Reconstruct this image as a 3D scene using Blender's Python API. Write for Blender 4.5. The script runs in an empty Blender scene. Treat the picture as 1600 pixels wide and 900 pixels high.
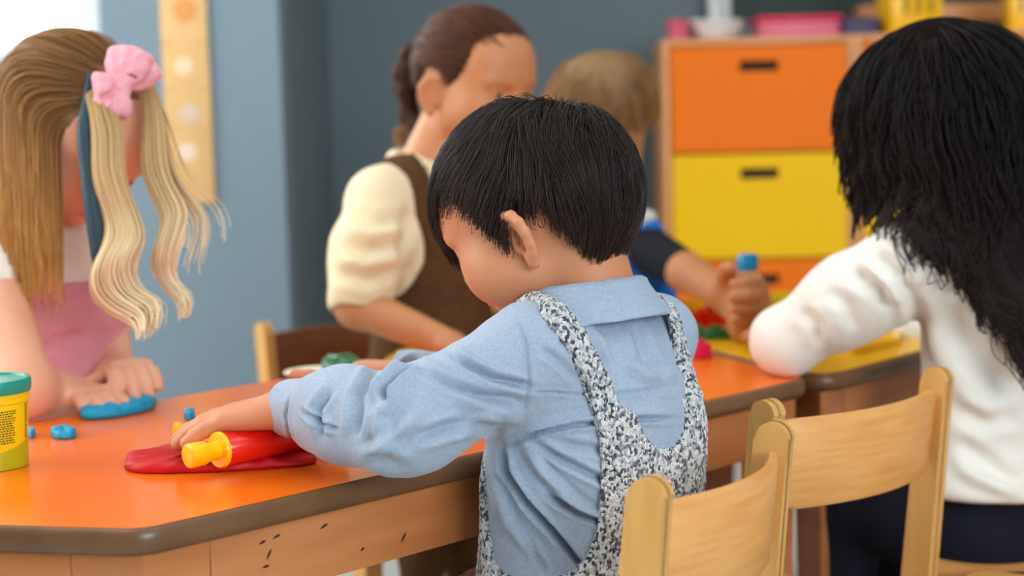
import bpy, bmesh, math, random
import numpy as np
from mathutils import Vector, Matrix, noise as mnoise

sc = bpy.context.scene
COL = sc.collection
rng = np.random.default_rng(11)
A = lambda *v: np.array(v, dtype=float)

# ------------------------------------------------------------------ camera, world, lights, exposure
FPX, PITCH, ROLL, CAMZ = 2300.0, 0.100, 0.025, 0.795
CAM = A(0, 0, CAMZ)
FWD = A(0, math.cos(PITCH), -math.sin(PITCH))
UP0 = A(0, math.sin(PITCH), math.cos(PITCH))
RT = math.cos(ROLL) * A(1, 0, 0) - math.sin(ROLL) * UP0
UP = math.sin(ROLL) * A(1, 0, 0) + math.cos(ROLL) * UP0


def P(px, py, d):
    """point of the room seen at a pixel of the photograph, d metres along the optical axis"""
    return CAM + d * (FWD + (px - 800) / FPX * RT - (py - 450) / FPX * UP)


def T(px, py, z):
    """point of the horizontal plane z seen at a pixel"""
    r = FWD + (px - 800) / FPX * RT - (py - 450) / FPX * UP
    return CAM + r * ((z - CAMZ) / r[2])


cd = bpy.data.cameras.new('camera')
cd.sensor_width = 36
cd.lens = 36 * FPX / 1600
cd.clip_start = 0.05
cd.dof.use_dof = True
cd.dof.focus_distance = 1.30
cd.dof.aperture_fstop = 3.3
cam = bpy.data.objects.new('camera', cd)
cam.matrix_world = Matrix([[RT[i], UP[i], -FWD[i], CAM[i]] for i in range(3)] + [[0, 0, 0, 1]])
COL.objects.link(cam)
sc.camera = cam

w = bpy.data.worlds.new('daylight')
sc.world = w
w.use_nodes = True
w.node_tree.nodes['Background'].inputs[0].default_value = (0.93, 0.97, 1.0, 1)
w.node_tree.nodes['Background'].inputs[1].default_value = 5.0


def area(name, loc, target, sx, sy, power, color):
    l = bpy.data.lights.new(name, 'AREA')
    l.shape = 'RECTANGLE'
    l.size, l.size_y, l.energy, l.color = sx, sy, power, color
    o = bpy.data.objects.new(name, l)
    o.location = loc
    o.rotation_euler = (Vector(target) - Vector(loc)).to_track_quat('-Z', 'Y').to_euler()
    COL.objects.link(o)
    return o


# daylight through the windows (left wall, back wall on the left, wall behind the camera on the right) and four unseen fill lights added under the ceiling
area('window_light_left', (-2.45, 1.5, 1.55), (0, 1.5, 0.75), 2.2, 1.3, 48, (1.0, 0.97, 0.93))
area('window_light_back', (-1.55, 3.12, 1.6), (-0.6, 1.2, 0.6), 1.1, 1.1, 34, (0.92, 0.97, 1.0))
area('window_light_rear', (1.7, -1.8, 1.6), (0.2, 1.4, 0.6), 1.8, 1.3, 108, (0.80, 0.91, 1.0))
for lx, ly in ((-1.0, 0.6), (1.0, 0.6), (-1.0, 2.6), (1.0, 2.6)):
    area('ceiling_fill_light', (lx, ly, 2.66), (lx, ly, 0), 0.9, 0.9, 11, (1.0, 0.96, 0.9))

vs = sc.view_settings
vs.view_transform = 'Standard'
vs.look = 'None'
vs.gamma = 1.0
vs.use_curve_mapping = False
vs.exposure = -0.55


# ------------------------------------------------------------------ materials
def srgb(r, g, b):
    f = lambda c: (c / 255 / 12.92) if c <= 10.3 else ((c / 255 + 0.055) / 1.055) ** 2.4
    return (f(r), f(g), f(b), 1)


def mat(name, col, rough=0.5, spec=0.5, var=0.0, vscale=8, bump=0.0, bscale=200, sss=0.0, col2=None, stretch=None,
        sheen=0.0, coat=0.0, wave=None, bumpdist=0.002, vdetail=4):
    m = bpy.data.materials.new(name)
    m.use_nodes = True
    nt = m.node_tree
    b = nt.nodes['Principled BSDF']
    b.inputs['Base Color'].default_value = col
    b.inputs['Roughness'].default_value = rough
    b.inputs['Specular IOR Level'].default_value = spec
    if sss:
        b.inputs['Subsurface Weight'].default_value = sss
        b.inputs['Subsurface Radius'].default_value = (1.0, 0.35, 0.2)
        b.inputs['Subsurface Scale'].default_value = 0.006
    if sheen:
        b.inputs['Sheen Weight'].default_value = sheen
    if coat:
        b.inputs['Coat Weight'].default_value = coat
        b.inputs['Coat Roughness'].default_value = 0.15
    tc = nt.nodes.new('ShaderNodeTexCoord')
    mp = nt.nodes.new('ShaderNodeMapping')
    nt.links.new(tc.outputs['Object'], mp.inputs[0])
    if stretch:
        mp.inputs['Scale'].default_value = stretch
    if col2 is not None:
        n = nt.nodes.new('ShaderNodeTexNoise')
        n.inputs['Scale'].default_value = vscale
        n.inputs['Detail'].default_value = vdetail
        nt.links.new(mp.outputs[0], n.inputs['Vector'])
        cr = nt.nodes.new('ShaderNodeValToRGB')
        cr.color_ramp.elements[0].position = 0.5 - var
        cr.color_ramp.elements[1].position = 0.5 + var
        cr.color_ramp.elements[0].color = col
        cr.color_ramp.elements[1].color = col2
        nt.links.new(n.outputs['Fac'], cr.inputs[0])
        nt.links.new(cr.outputs[0], b.inputs['Base Color'])
    if bump:
        n2 = nt.nodes.new('ShaderNodeTexNoise')
        n2.inputs['Scale'].default_value = bscale
        n2.inputs['Detail'].default_value = 3
        nt.links.new(mp.outputs[0], n2.inputs['Vector'])
        bp = nt.nodes.new('ShaderNodeBump')
        bp.inputs['Strength'].default_value = bump
        bp.inputs['Distance'].default_value = bumpdist
        nt.links.new(n2.outputs['Fac'], bp.inputs['Height'])
        nt.links.new(bp.outputs[0], b.inputs['Normal'])
    return m


def mat_wood(name, c1, c2, scale=(1, 1, 14), rough=0.38, vs=6):
    return mat(name, srgb(*c1), rough, 0.45, 0.22, vs, 0.08, 60, col2=srgb(*c2), stretch=scale, bumpdist=0.001)


def mat_hair(name, stops, rough=0.45, spec=0.22):
    m = bpy.data.materials.new(name)
    m.use_nodes = True
    nt = m.node_tree
    b = nt.nodes['Principled BSDF']
    b.inputs['Roughness'].default_value = rough
    b.inputs['Specular IOR Level'].default_value = spec
    hi = nt.nodes.new('ShaderNodeHairInfo')
    cr = nt.nodes.new('ShaderNodeValToRGB')
    while len(cr.color_ramp.elements) < len(stops):
        cr.color_ramp.elements.new(0.5)
    for e, (p, c) in zip(cr.color_ramp.elements, stops):
        e.position = p
        e.color = srgb(*c)
    nt.links.new(hi.outputs['Intercept'], cr.inputs[0])
    mx = nt.nodes.new('ShaderNodeMixRGB')
    mx.blend_type = 'MULTIPLY'
    mx.inputs[0].default_value = 1
    rm = nt.nodes.new('ShaderNodeMapRange')
    rm.inputs['To Min'].default_value = 0.75
    rm.inputs['To Max'].default_value = 1.2
    nt.links.new(hi.outputs['Random'], rm.inputs['Value'])
    nt.links.new(cr.outputs[0], mx.inputs[1])
    nt.links.new(rm.outputs[0], mx.inputs[2])
    nt.links.new(mx.outputs[0], b.inputs['Base Color'])
    return m


def mat_knit(name):
    """marled grey knit: black and white yarn in short stitches"""
    m = bpy.data.materials.new(name)
    m.use_nodes = True
    nt = m.node_tree
    b = nt.nodes['Principled BSDF']
    b.inputs['Roughness'].default_value = 0.85
    b.inputs['Sheen Weight'].default_value = 0.2
    tc = nt.nodes.new('ShaderNodeTexCoord')
    mp = nt.nodes.new('ShaderNodeMapping')
    mp.inputs['Scale'].default_value = (1, 1, 0.75)
    nt.links.new(tc.outputs['Object'], mp.inputs[0])
    v = nt.nodes.new('ShaderNodeTexVoronoi')
    v.inputs['Scale'].default_value = 430
    nt.links.new(mp.outputs[0], v.inputs['Vector'])
    cr = nt.nodes.new('ShaderNodeValToRGB')
    cr.color_ramp.interpolation = 'LINEAR'
    st = [(0.0, (42, 44, 52)), (0.28, (70, 73, 82)), (0.42, (170, 172, 176)), (0.6, (215, 215, 214)), (1.0, (238, 236, 230))]
    while len(cr.color_ramp.elements) < len(st):
        cr.color_ramp.elements.new(0.5)
    for e, (p, c) in zip(cr.color_ramp.elements, st):
        e.position = p
        e.color = srgb(*c)
    nt.links.new(v.outputs['Color'], cr.inputs[0])
    nt.links.new(cr.outputs[0], b.inputs['Base Color'])
    bp = nt.nodes.new('ShaderNodeBump')
    bp.invert = True
    bp.inputs['Strength'].default_value = 0.9
    bp.inputs['Distance'].default_value = 0.0025
    nt.links.new(v.outputs['Distance'], bp.inputs['Height'])
    nt.links.new(bp.outputs[0], b.inputs['Normal'])
    return m


M = dict(
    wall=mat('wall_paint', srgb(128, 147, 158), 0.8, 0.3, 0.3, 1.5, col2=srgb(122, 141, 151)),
    wall_dark=mat('wall_paint_shade', srgb(112, 125, 130), 0.8, 0.3, 0.3, 1.5, col2=srgb(106, 119, 124)),  # same wall paint with the shade put into its colour
    floor=mat('vinyl_floor', srgb(196, 196, 192), 0.45, 0.4, 0.3, 5, col2=srgb(182, 182, 178)),
    white=mat('white_paint', srgb(235, 236, 234), 0.6),
    frame=mat('window_frame_paint', srgb(225, 228, 228), 0.4),
    board=mat('chalkboard_green', srgb(48, 66, 62), 0.7),
    lam=mat('orange_laminate', srgb(244, 118, 20), 0.22, 0.5, 0.3, 3, 0.03, 400, col2=srgb(240, 110, 18), bumpdist=0.0005),
    lam2=mat('yellow_laminate', srgb(247, 190, 20), 0.3, 0.5),
    edge=mat('brown_edge_band', srgb(120, 84, 50), 0.32, 0.5, 0.25, 20, 0.05, 100, col2=srgb(98, 66, 40)),
    tablewood=mat_wood('table_beech', (200, 130, 76), (182, 110, 58), (1, 1, 9)),
    beech=mat_wood('chair_beech', (232, 170, 100), (216, 148, 78), (2.5, 2.5, 22)),
    beech_shaded=mat_wood('shaded_beech', (132, 78, 36), (108, 60, 26), (2.5, 2.5, 22)),  # chair beech darkened, backrest shade put into the colour
    beech2=mat_wood('chair_post_beech', (224, 172, 98), (210, 154, 82), (14, 14, 1.4)),
    ply=mat_wood('plywood_edge', (196, 150, 100), (150, 106, 66), (50, 50, 1)),
    cabwood=mat_wood('cabinet_wood', (214, 150, 92), (204, 138, 80)),
    orange=mat('orange_drawer', srgb(236, 112, 0), 0.5, 0.2),
    yellow=mat('yellow_drawer', srgb(240, 186, 0), 0.5, 0.2),
    dark=mat('slot_shade', srgb(46, 32, 22), 0.8),
    skin=mat('skin_boy', srgb(214, 146, 106), 0.5, 0.4, 0.25, 25, 0.05, 500, 0.15, srgb(206, 134, 94), bumpdist=0.0004),
    skin_f=mat('skin_fair', srgb(236, 178, 146), 0.5, 0.4, 0.25, 20, 0, 500, 0.15, srgb(228, 164, 134)),
    skin_t=mat('skin_tan', srgb(202, 138, 92), 0.5, 0.4, 0.25, 20, 0, 500, 0.15, srgb(192, 126, 82)),
    nail=mat('nail', srgb(236, 178, 156), 0.3),
    eyew=mat('eye_white', srgb(230, 228, 224), 0.2),
    iris=mat('eye_dark', srgb(30, 20, 16), 0.15),
    shirt=mat('chambray', srgb(168, 181, 196), 0.8, 0.2, 0.2, 380, 0.25, 700, col2=srgb(150, 166, 187), sheen=0.15, bumpdist=0.0006),
    knit=mat_knit('marled_knit'),
    cream=mat('cream_cotton', srgb(240, 222, 184), 0.85, 0.2, 0.3, 40, col2=srgb(232, 212, 172), sheen=0.1),
    white_cotton=mat('white_cotton', srgb(240, 236, 226), 0.85, 0.2, 0.3, 30, col2=srgb(232, 226, 214), sheen=0.1),
    brown=mat('brown_corduroy', srgb(92, 62, 34), 0.9, 0.2, 0.3, 60, col2=srgb(76, 50, 28)),
    pink=mat('pink_cotton', srgb(232, 160, 170), 0.85, 0.2, 0.3, 40, col2=srgb(222, 146, 158)),
    pinkbow=mat('pink_ribbon', srgb(246, 176, 184), 0.6, 0.3, 0.3, 30, col2=srgb(238, 160, 172)),
    navy=mat('navy_cotton', srgb(22, 24, 36), 0.9, 0.2),
    blue=mat('blue_cotton', srgb(32, 120, 214), 0.8, 0.2),
    black=mat('black_cotton', srgb(28, 30, 36), 0.9, 0.2),
    jeans=mat('grey_denim', srgb(70, 78, 96), 0.9, 0.2),
    shoe=mat('white_shoe', srgb(220, 220, 218), 0.5),
    red=mat('red_dough', srgb(206, 18, 24), 0.5, 0.3, 0.3, 40, 0.6, 110, 0.1, srgb(190, 12, 22), bumpdist=0.0015),
    redp=mat('red_plastic', srgb(226, 28, 14), 0.22, 0.5),
    yelp=mat('yellow_plastic', srgb(252, 190, 4), 0.25, 0.5),
    cyan=mat('blue_dough', srgb(0, 162, 200), 0.5, 0.45, 0.3, 40, 0.25, 120, 0.05, srgb(0, 140, 182), bumpdist=0.001),
    teal=mat('teal_plastic', srgb(20, 150, 132), 0.3),
    tub=mat('tub_yellow', srgb(238, 206, 20), 0.35, 0.3),
    tubg=mat('tub_olive', srgb(178, 176, 20), 0.3),
    ink=mat('label_ink', srgb(62, 54, 16), 0.5),
    paper=mat('cream_card', srgb(246, 236, 206), 0.7),
    green=mat('green_plastic', srgb(18, 110, 62), 0.4),
    magenta=mat('magenta_plastic', srgb(222, 14, 74), 0.4),
    pinkp=mat('pink_plastic', srgb(214, 96, 120), 0.4),
    ruler=mat_wood('chart_wood', (226, 184, 124), (218, 174, 112), (3, 3, 3), 0.5),
    scuff=mat('scuff', srgb(72, 40, 22), 0.7),
    hair_boy=mat_hair('hair_near_black', [(0, (30, 20, 16)), (0.6, (40, 27, 22)), (1, (60, 40, 30))], 0.42, 0.3),
    hair_c=mat_hair('hair_brown', [(0, (66, 36, 20)), (1, (98, 56, 32))]),
    hair_l=mat_hair('hair_dark_blond', [(0, (104, 70, 40)), (0.4, (148, 104, 58)), (1, (206, 152, 84))], 0.45),
    hair_p=mat_hair('hair_blond', [(0, (170, 132, 84)), (0.5, (216, 180, 128)), (1, (250, 228, 188))], 0.45),
    hair_s=mat_hair('hair_teal_grey', [(0, (58, 78, 88)), (1, (72, 92, 100))], 0.45),
    hair_r=mat_hair('hair_black', [(0, (20, 15, 14)), (0.6, (28, 21, 19)), (1, (38, 27, 23))], 0.5, 0.12),
    hair_k=mat_hair('hair_light_brown', [(0, (120, 88, 54)), (1, (168, 124, 76))], 0.45),
    base_boy=mat('hair_base_near_black', srgb(20, 14, 12), 0.9, 0.05),
    base_c=mat('hair_base_brown', srgb(60, 34, 20), 0.7, 0.2),
    base_l=mat('hair_base_blond', srgb(136, 98, 60), 0.6),
    base_k=mat('hair_base_light_brown', srgb(132, 98, 60), 0.6),
)


# ------------------------------------------------------------------ object helpers
def mk(name, verts, faces, m, parent=None, smooth=True):
    me = bpy.data.meshes.new(name)
    verts = np.asarray(verts, dtype=np.float32)
    if isinstance(faces, np.ndarray):
        n, k = faces.shape
        me.vertices.add(len(verts))
        me.vertices.foreach_set('co', verts.ravel())
        me.loops.add(n * k)
        me.loops.foreach_set('vertex_index', faces.astype(np.int32).ravel())
        me.polygons.add(n)
        me.polygons.foreach_set('loop_start', np.arange(0, n * k, k, dtype=np.int32))
        me.update(calc_edges=True)
    else:
        me.from_pydata([tuple(map(float, v)) for v in verts], [], faces)
        me.update()
    if smooth:
        me.polygons.foreach_set('use_smooth', np.ones(len(me.polygons), dtype=bool))
    me.materials.append(m)
    o = bpy.data.objects.new(name, me)
    COL.objects.link(o)
    if parent is not None:
        o.parent = parent
    return o


def bmobj(name, bm, m, parent=None, smooth=False, bevel=0.0, seg=2):
    if bevel:
        bmesh.ops.bevel(bm, geom=[e for e in bm.edges if len(e.link_faces) == 2 and e.calc_face_angle(0) > 0.5],
                        offset=bevel, segments=seg, affect='EDGES', profile=0.6)
    bmesh.ops.recalc_face_normals(bm, faces=bm.faces[:])
    me = bpy.data.meshes.new(name)
    bm.to_mesh(me)
    bm.free()
    if smooth or bevel:
        me.polygons.foreach_set('use_smooth', np.ones(len(me.polygons), dtype=bool))
        me.set_sharp_from_angle(angle=math.radians(40))
    me.materials.append(m)
    o = bpy.data.objects.new(name, me)
    COL.objects.link(o)
    if parent is not None:
        o.parent = parent
    return o


def box_bm(bm, c, s, rot=None):
    r = bmesh.ops.create_cube(bm, size=1.0)
    mx = Matrix.Translation(Vector(c)) @ (rot.to_4x4() if rot is not None else Matrix.Identity(4)) @ Matrix.Diagonal((s[0], s[1], s[2], 1))
    bmesh.ops.transform(bm, matrix=mx, verts=r['verts'])


def box(name, c, s, m, parent=None, bevel=0.0, rot=None):
    bm = bmesh.new()
    box_bm(bm, c, s, rot)
    return bmobj(name, bm, m, parent, bevel=bevel)


def lathe(name, prof, m, parent=None, n=48, mx=None):
    """prof: list of (radius, height) from axis to axis"""
    vs_, fs = [], []
    for r, z in prof:
        for i in range(n):
            a = 2 * math.pi * i / n
            vs_.append((r * math.cos(a), r * math.sin(a), z))
    for j in range(len(prof) - 1):
        for i in range(n):
            fs.append((j * n + i, j * n + (i + 1) % n, (j + 1) * n + (i + 1) % n, (j + 1) * n + i))
    o = mk(name, vs_, np.array(fs), m, parent)
    if mx is not None:
        o.matrix_local = mx
    o.data.set_sharp_from_angle(angle=math.radians(40))
    return o


def prism(name, poly, z0, z1, m, parent=None, bevel=0.0, mx=None, seg=2):
    bm = bmesh.new()
    v0 = [bm.verts.new((p[0], p[1], z0)) for p in poly]
    v1 = [bm.verts.new((p[0], p[1], z1)) for p in poly]
    bm.faces.new(v0[::-1])
    bm.faces.new(v1)
    for i in range(len(poly)):
        j = (i + 1) % len(poly)
        bm.faces.new((v0[i], v0[j], v1[j], v1[i]))
    o = bmobj(name, bm, m, parent, bevel=bevel, seg=seg)
    if mx is not None:
        o.matrix_local = mx
    return o


def thing(name, label, cat, loc=(0, 0, 0), group=None, rotz=0.0):
    o = bpy.data.objects.new(name, None)
    o.empty_display_size = 0.05
    COL.objects.link(o)
    o.location = loc
    o.rotation_euler = (0, 0, rotz)
    tag(o, label, cat, group)
    return o


def tag(o, label, cat, group=None):
    o['label'] = label
    o['category'] = cat
    if group:
        o['group'] = group
    return o


def struct(o):
    o['kind'] = 'structure'
    return o


def unit(v):
    v = np.asarray(v, float)
    return v / np.linalg.norm(v)


# ------------------------------------------------------------------ implicit surfaces (blended into one continuous mesh each)
class Field:
    def __init__(s, lo, hi, h):
        s.lo, s.h = np.asarray(lo, float), h
        s.n = np.ceil((np.asarray(hi, float) - s.lo) / h).astype(int) + 1
        s.F = np.full(s.n, 0.1, dtype=np.float32)
        s.ax = [(s.lo[i] + h * np.arange(s.n[i])).astype(np.float32) for i in range(3)]

    def _sl(s, bmin, bmax):
        a = np.clip(np.floor((bmin - s.lo) / s.h).astype(int), 0, s.n - 1)
        b = np.clip(np.ceil((bmax - s.lo) / s.h).astype(int) + 1, 1, s.n)
        return tuple(slice(a[i], max(b[i], a[i])) for i in range(3))

    def put(s, bmin, bmax, fn, k=0.01, op='u'):
        sl = s._sl(np.asarray(bmin, float), np.asarray(bmax, float))
        x, y, z = s.ax[0][sl[0]][:, None, None], s.ax[1][sl[1]][None, :, None], s.ax[2][sl[2]][None, None, :]
        if min(x.size, y.size, z.size) == 0:
            return s
        d = fn(x, y, z)
        f = s.F[sl]
        if op == 'u':
            hh = np.clip(0.5 + 0.5 * (f - d) / k, 0, 1)
            s.F[sl] = f * (1 - hh) + d * hh - k * hh * (1 - hh)
        else:
            d = -d
            hh = np.clip(0.5 - 0.5 * (f - d) / k, 0, 1)
            s.F[sl] = f * (1 - hh) + d * hh + k * hh * (1 - hh)
        return s

    def cap(s, a, b, ra, rb, k=0.01, op='u'):
        a, b = np.asarray(a, float), np.asarray(b, float)
        m = max(ra, rb) + k + 0.022
        ba = b - a
        L2 = max(float(ba @ ba), 1e-12)

        def fn(x, y, z):
            t = np.clip(((x - a[0]) * ba[0] + (y - a[1]) * ba[1] + (z - a[2]) * ba[2]) / L2, 0, 1).astype(np.float32)
            dx, dy, dz = x - a[0] - t * ba[0], y - a[1] - t * ba[1], z - a[2] - t * ba[2]
            return np.sqrt(dx * dx + dy * dy + dz * dz) - (ra + t * (rb - ra))
        return s.put(np.minimum(a, b) - m, np.maximum(a, b) + m, fn, k, op)

    def chain(s, pts, rs, k=0.01, op='u'):
        for i in range(len(pts) - 1):
            s.cap(pts[i], pts[i + 1], rs[i], rs[i + 1], k, op)
        return s

    def ell(s, c, r, axes=None, k=0.01, op='u'):
        c, r = np.asarray(c, float), np.asarray(r, float)
        ax = np.eye(3) if axes is None else np.asarray(axes, float)
        ext = np.sqrt(((ax * r[:, None]) ** 2).sum(0)) + k + 0.022

        def fn(x, y, z):
            X, Y, Z = x - c[0], y - c[1], z - c[2]
            q = [(X * ax[i][0] + Y * ax[i][1] + Z * ax[i][2]) / r[i] for i in range(3)]
            k0 = np.sqrt(q[0] ** 2 + q[1] ** 2 + q[2] ** 2)
            k1 = np.sqrt((q[0] / r[0]) ** 2 + (q[1] / r[1]) ** 2 + (q[2] / r[2]) ** 2) + 1e-9
            return (k0 * (k0 - 1) / k1).astype(np.float32)
        return s.put(c - ext, c + ext, fn, k, op)

    def ball(s, c, r, k=0.01, op='u'):
        return s.cap(c, c, r, r, k, op)

    def at(s, p):
        p = np.atleast_2d(p)
        g = np.clip((p - s.lo) / s.h, 0, s.n - 1.001)
        i = g.astype(int)
        f = g - i
        out = 0
        for a in (0, 1):
            for b in (0, 1):
                for c in (0, 1):
                    wgt = (f[:, 0] if a else 1 - f[:, 0]) * (f[:, 1] if b else 1 - f[:, 1]) * (f[:, 2] if c else 1 - f[:, 2])
                    out = out + wgt * s.F[i[:, 0] + a, i[:, 1] + b, i[:, 2] + c]
        return out

    def grad(s, p):
        e = s.h * 1.5
        g = np.stack([s.at(p + e * np.eye(3)[i]) - s.at(p - e * np.eye(3)[i]) for i in range(3)], 1)
        return g / (np.linalg.norm(g, axis=1, keepdims=True) + 1e-9)

    def hit(s, px, py, d0=0.9, d1=2.6):
        """first point of the surface seen at a pixel"""
        r = FWD + (px - 800) / FPX * RT - (py - 450) / FPX * UP
        t = d0
        while t < d1:
            p = CAM + t * r
            g = (p - s.lo) / s.h
            v = float(s.at(p)[0]) if np.all(g > 0) and np.all(g < s.n - 1) else 0.01
            if v < 0.0004:
                return p
            t += max(min(v, 0.02) * 0.7, 0.0004)
        return None

    def mesh(s):
        F = s.F
        S = F < 0
        c = S.astype(np.uint8)
        c = c[:-1] + c[1:]
        c = c[:, :-1] + c[:, 1:]
        c = c[:, :, :-1] + c[:, :, 1:]
        idx = np.argwhere((c > 0) & (c < 8))
        ids = np.full(c.shape, -1, dtype=np.int32)
        ids[idx[:, 0], idx[:, 1], idx[:, 2]] = np.arange(len(idx))
        corners = np.array([[a, b, d] for a in (0, 1) for b in (0, 1) for d in (0, 1)])
        vals = np.stack([F[idx[:, 0] + q[0], idx[:, 1] + q[1], idx[:, 2] + q[2]] for q in corners], 1)
        acc = np.zeros((len(idx), 3))
        cnt = np.zeros(len(idx))
        for i in range(8):
            for j in range(i + 1, 8):
                if np.abs(corners[i] - corners[j]).sum() != 1:
                    continue
                fa, fb = vals[:, i], vals[:, j]
                mk_ = (fa < 0) != (fb < 0)
                t = np.where(mk_, fa / np.where(mk_, fa - fb, 1), 0)
                acc += np.where(mk_[:, None], corners[i] + t[:, None] * (corners[j] - corners[i]), 0)
                cnt += mk_
        v = s.lo + s.h * (idx + acc / cnt[:, None])
        quads = []
        for a in range(3):
            b, d = (a + 1) % 3, (a + 2) % 3
            s0 = [slice(None)] * 3
            s1 = [slice(None)] * 3
            s0[a] = slice(0, -1)
            s1[a] = slice(1, None)
            ed = np.argwhere(S[tuple(s0)] != S[tuple(s1)])
            ok = (ed[:, b] > 0) & (ed[:, d] > 0) & (ed[:, b] < s.n[b] - 1) & (ed[:, d] < s.n[d] - 1)
            ed = ed[ok]
            inside = S[ed[:, 0], ed[:, 1], ed[:, 2]]
            q = []
            for ob, od in ((0, 0), (-1, 0), (-1, -1), (0, -1)):
                e = ed.copy()
                e[:, b] += ob
                e[:, d] += od
                q.append(ids[e[:, 0], e[:, 1], e[:, 2]])
            q = np.stack(q, 1)
            q[~inside] = q[~inside][:, ::-1]
            quads.append(q)
        return v, np.concatenate(quads)


def build(name, fd, m, parent, folds=None, rough=0.0, nscale=40, smooth_it=0):
    v, q = fd.mesh()
    if folds or rough:
        n = fd.grad(v)
        disp = np.zeros(len(v))
        if folds:
            rel = v - CAM
            dz = rel @ FWD
            px = 800 + FPX * (rel @ RT) / dz
            py = 450 - FPX * (rel @ UP) / dz
            facing = np.clip(-(n * rel).sum(1) / np.linalg.norm(rel, axis=1) * 4 + 0.4, 0, 1)
            pp = np.stack([px, py], 1)
            for pts, wd, dp in folds:
                pts = np.asarray(pts, float)
                best = np.full(len(v), 1e9)
                tt = np.zeros(len(v))
                L = np.linalg.norm(np.diff(pts, axis=0), axis=1)
                cum = np.concatenate([[0], np.cumsum(L)]) / L.sum()
                for i in range(len(pts) - 1):
                    ab = pts[i + 1] - pts[i]
                    t = np.clip((pp - pts[i]) @ ab / (ab @ ab), 0, 1)
                    dd = np.linalg.norm(pp - pts[i] - t[:, None] * ab, axis=1)
                    up = dd < best
                    best[up] = dd[up]
                    tt[up] = (cum[i] + t * (cum[i + 1] - cum[i]))[up]
                taper = np.clip(np.sin(np.clip(tt, 0.02, 0.98) * math.pi) * 1.6, 0, 1)
                u = best / wd
                prof = np.exp(-u * u) - 0.45 * np.exp(-((u - 1.9) / 0.9) ** 2)
                disp += dp * taper * prof * facing
        if rough:
            disp += rough * np.array([mnoise.noise(Vector(p * nscale)) for p in v])
        v = v + n * disp[:, None]
    return mk(name, v, q, m, parent)


# ------------------------------------------------------------------ hair
def strands(name, paths, m, parent, r0=0.0004, r1=0.0001):
    N, n, _ = paths.shape
    cu = bpy.data.hair_curves.new(name)
    cu.add_curves([n] * N)
    cu.attributes['position'].data.foreach_set('vector', paths.astype(np.float32).ravel())
    a = cu.attributes.get('radius') or cu.attributes.new('radius', 'FLOAT', 'POINT')
    prof = r0 + (r1 - r0) * np.linspace(0, 1, n) ** 2
    a.data.foreach_set('value', np.tile(prof, N).astype(np.float32))
    cu.materials.append(m)
    o = bpy.data.objects.new(name, cu)
    COL.objects.link(o)
    o.parent = parent
    return o


def lock(guide, rad, N, n=24, curl=0.0, turns=0.0, seed=0, fray=0.3):
    """N strands that follow a guide polyline; rad: radii along it"""
    g = np.asarray(guide, float)
    L = np.concatenate([[0], np.cumsum(np.linalg.norm(np.diff(g, axis=0), axis=1))])
    t = np.linspace(0, 1, n)
    c = np.stack([np.interp(t * L[-1], L, g[:, i]) for i in range(3)], 1)
    for _ in range(2):
        c[1:-1] = (c[:-2] + 2 * c[1:-1] + c[2:]) / 4
    tg = np.gradient(c, axis=0)
    tg /= np.linalg.norm(tg, axis=1, keepdims=True)
    s1 = np.cross(tg, A(0, 1, 0.05))
    s1 /= np.linalg.norm(s1, axis=1, keepdims=True)
    s2 = np.cross(tg, s1)
    r = np.interp(t, np.linspace(0, 1, len(rad)), rad)
    rg = np.random.default_rng(seed)
    a = rg.uniform(0, 2 * math.pi, N)
    q = np.sqrt(rg.uniform(0, 1, N))
    if turns:
        ph = 2 * math.pi * turns * t ** 1.5
        amp = curl * np.clip(t * 1.5, 0, 1)
        c = c + s1 * (amp * np.cos(ph))[:, None] + s2 * (amp * np.sin(ph))[:, None]
    jit = rg.normal(0, 1, (N, 1)) * t[None, :] * fray
    off1 = (q * np.cos(a))[:, None] * (1 + jit * 0.5) + jit
    off2 = (q * np.sin(a))[:, None] * (1 + jit * 0.5)
    ends = t[None, :] * rg.uniform(0.72, 1.0, (N, 1)) if fray else np.repeat(t[None], N, 0)
    k_ = np.clip(ends * (n - 1), 0, n - 1.001)
    i_ = k_.astype(int)
    w_ = (k_ - i_)[..., None]
    pick = lambda q_: q_[i_] * (1 - w_) + q_[i_ + 1] * w_
    c, s1, s2, r = pick(c), pick(s1), pick(s2), pick(r[:, None])[..., 0]
    out = c + (off1 * r)[..., None] * s1 + (off2 * r)[..., None] * s2
    return out


class Frame:
    """head frame: origin c, axes forward, left, up"""
    def __init__(s, c, h, pitch, roll=0.0, scale=1.0):
        s.c = np.asarray(c, float)
        h = unit((h[0], h[1], 0))
        z = A(0, 0, 1)
        s.F = math.cos(pitch) * h - math.sin(pitch) * z
        U = math.sin(pitch) * h + math.cos(pitch) * z
        Lf = np.cross(z, h)
        s.L = math.cos(roll) * Lf + math.sin(roll) * U
        s.U = math.cos(roll) * U - math.sin(roll) * Lf
        s.s = scale
        s.ax = np.stack([s.F, s.L, s.U])

    def __call__(s, f, l, u):
        return s.c + s.s * (f * s.F + l * s.L + u * s.U)

    def loc(s, p):
        return (np.asarray(p) - s.c) @ s.ax.T / s.s


SK = A(0.088, 0.071, 0.081)      # cranium radii: forward, left, up


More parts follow.
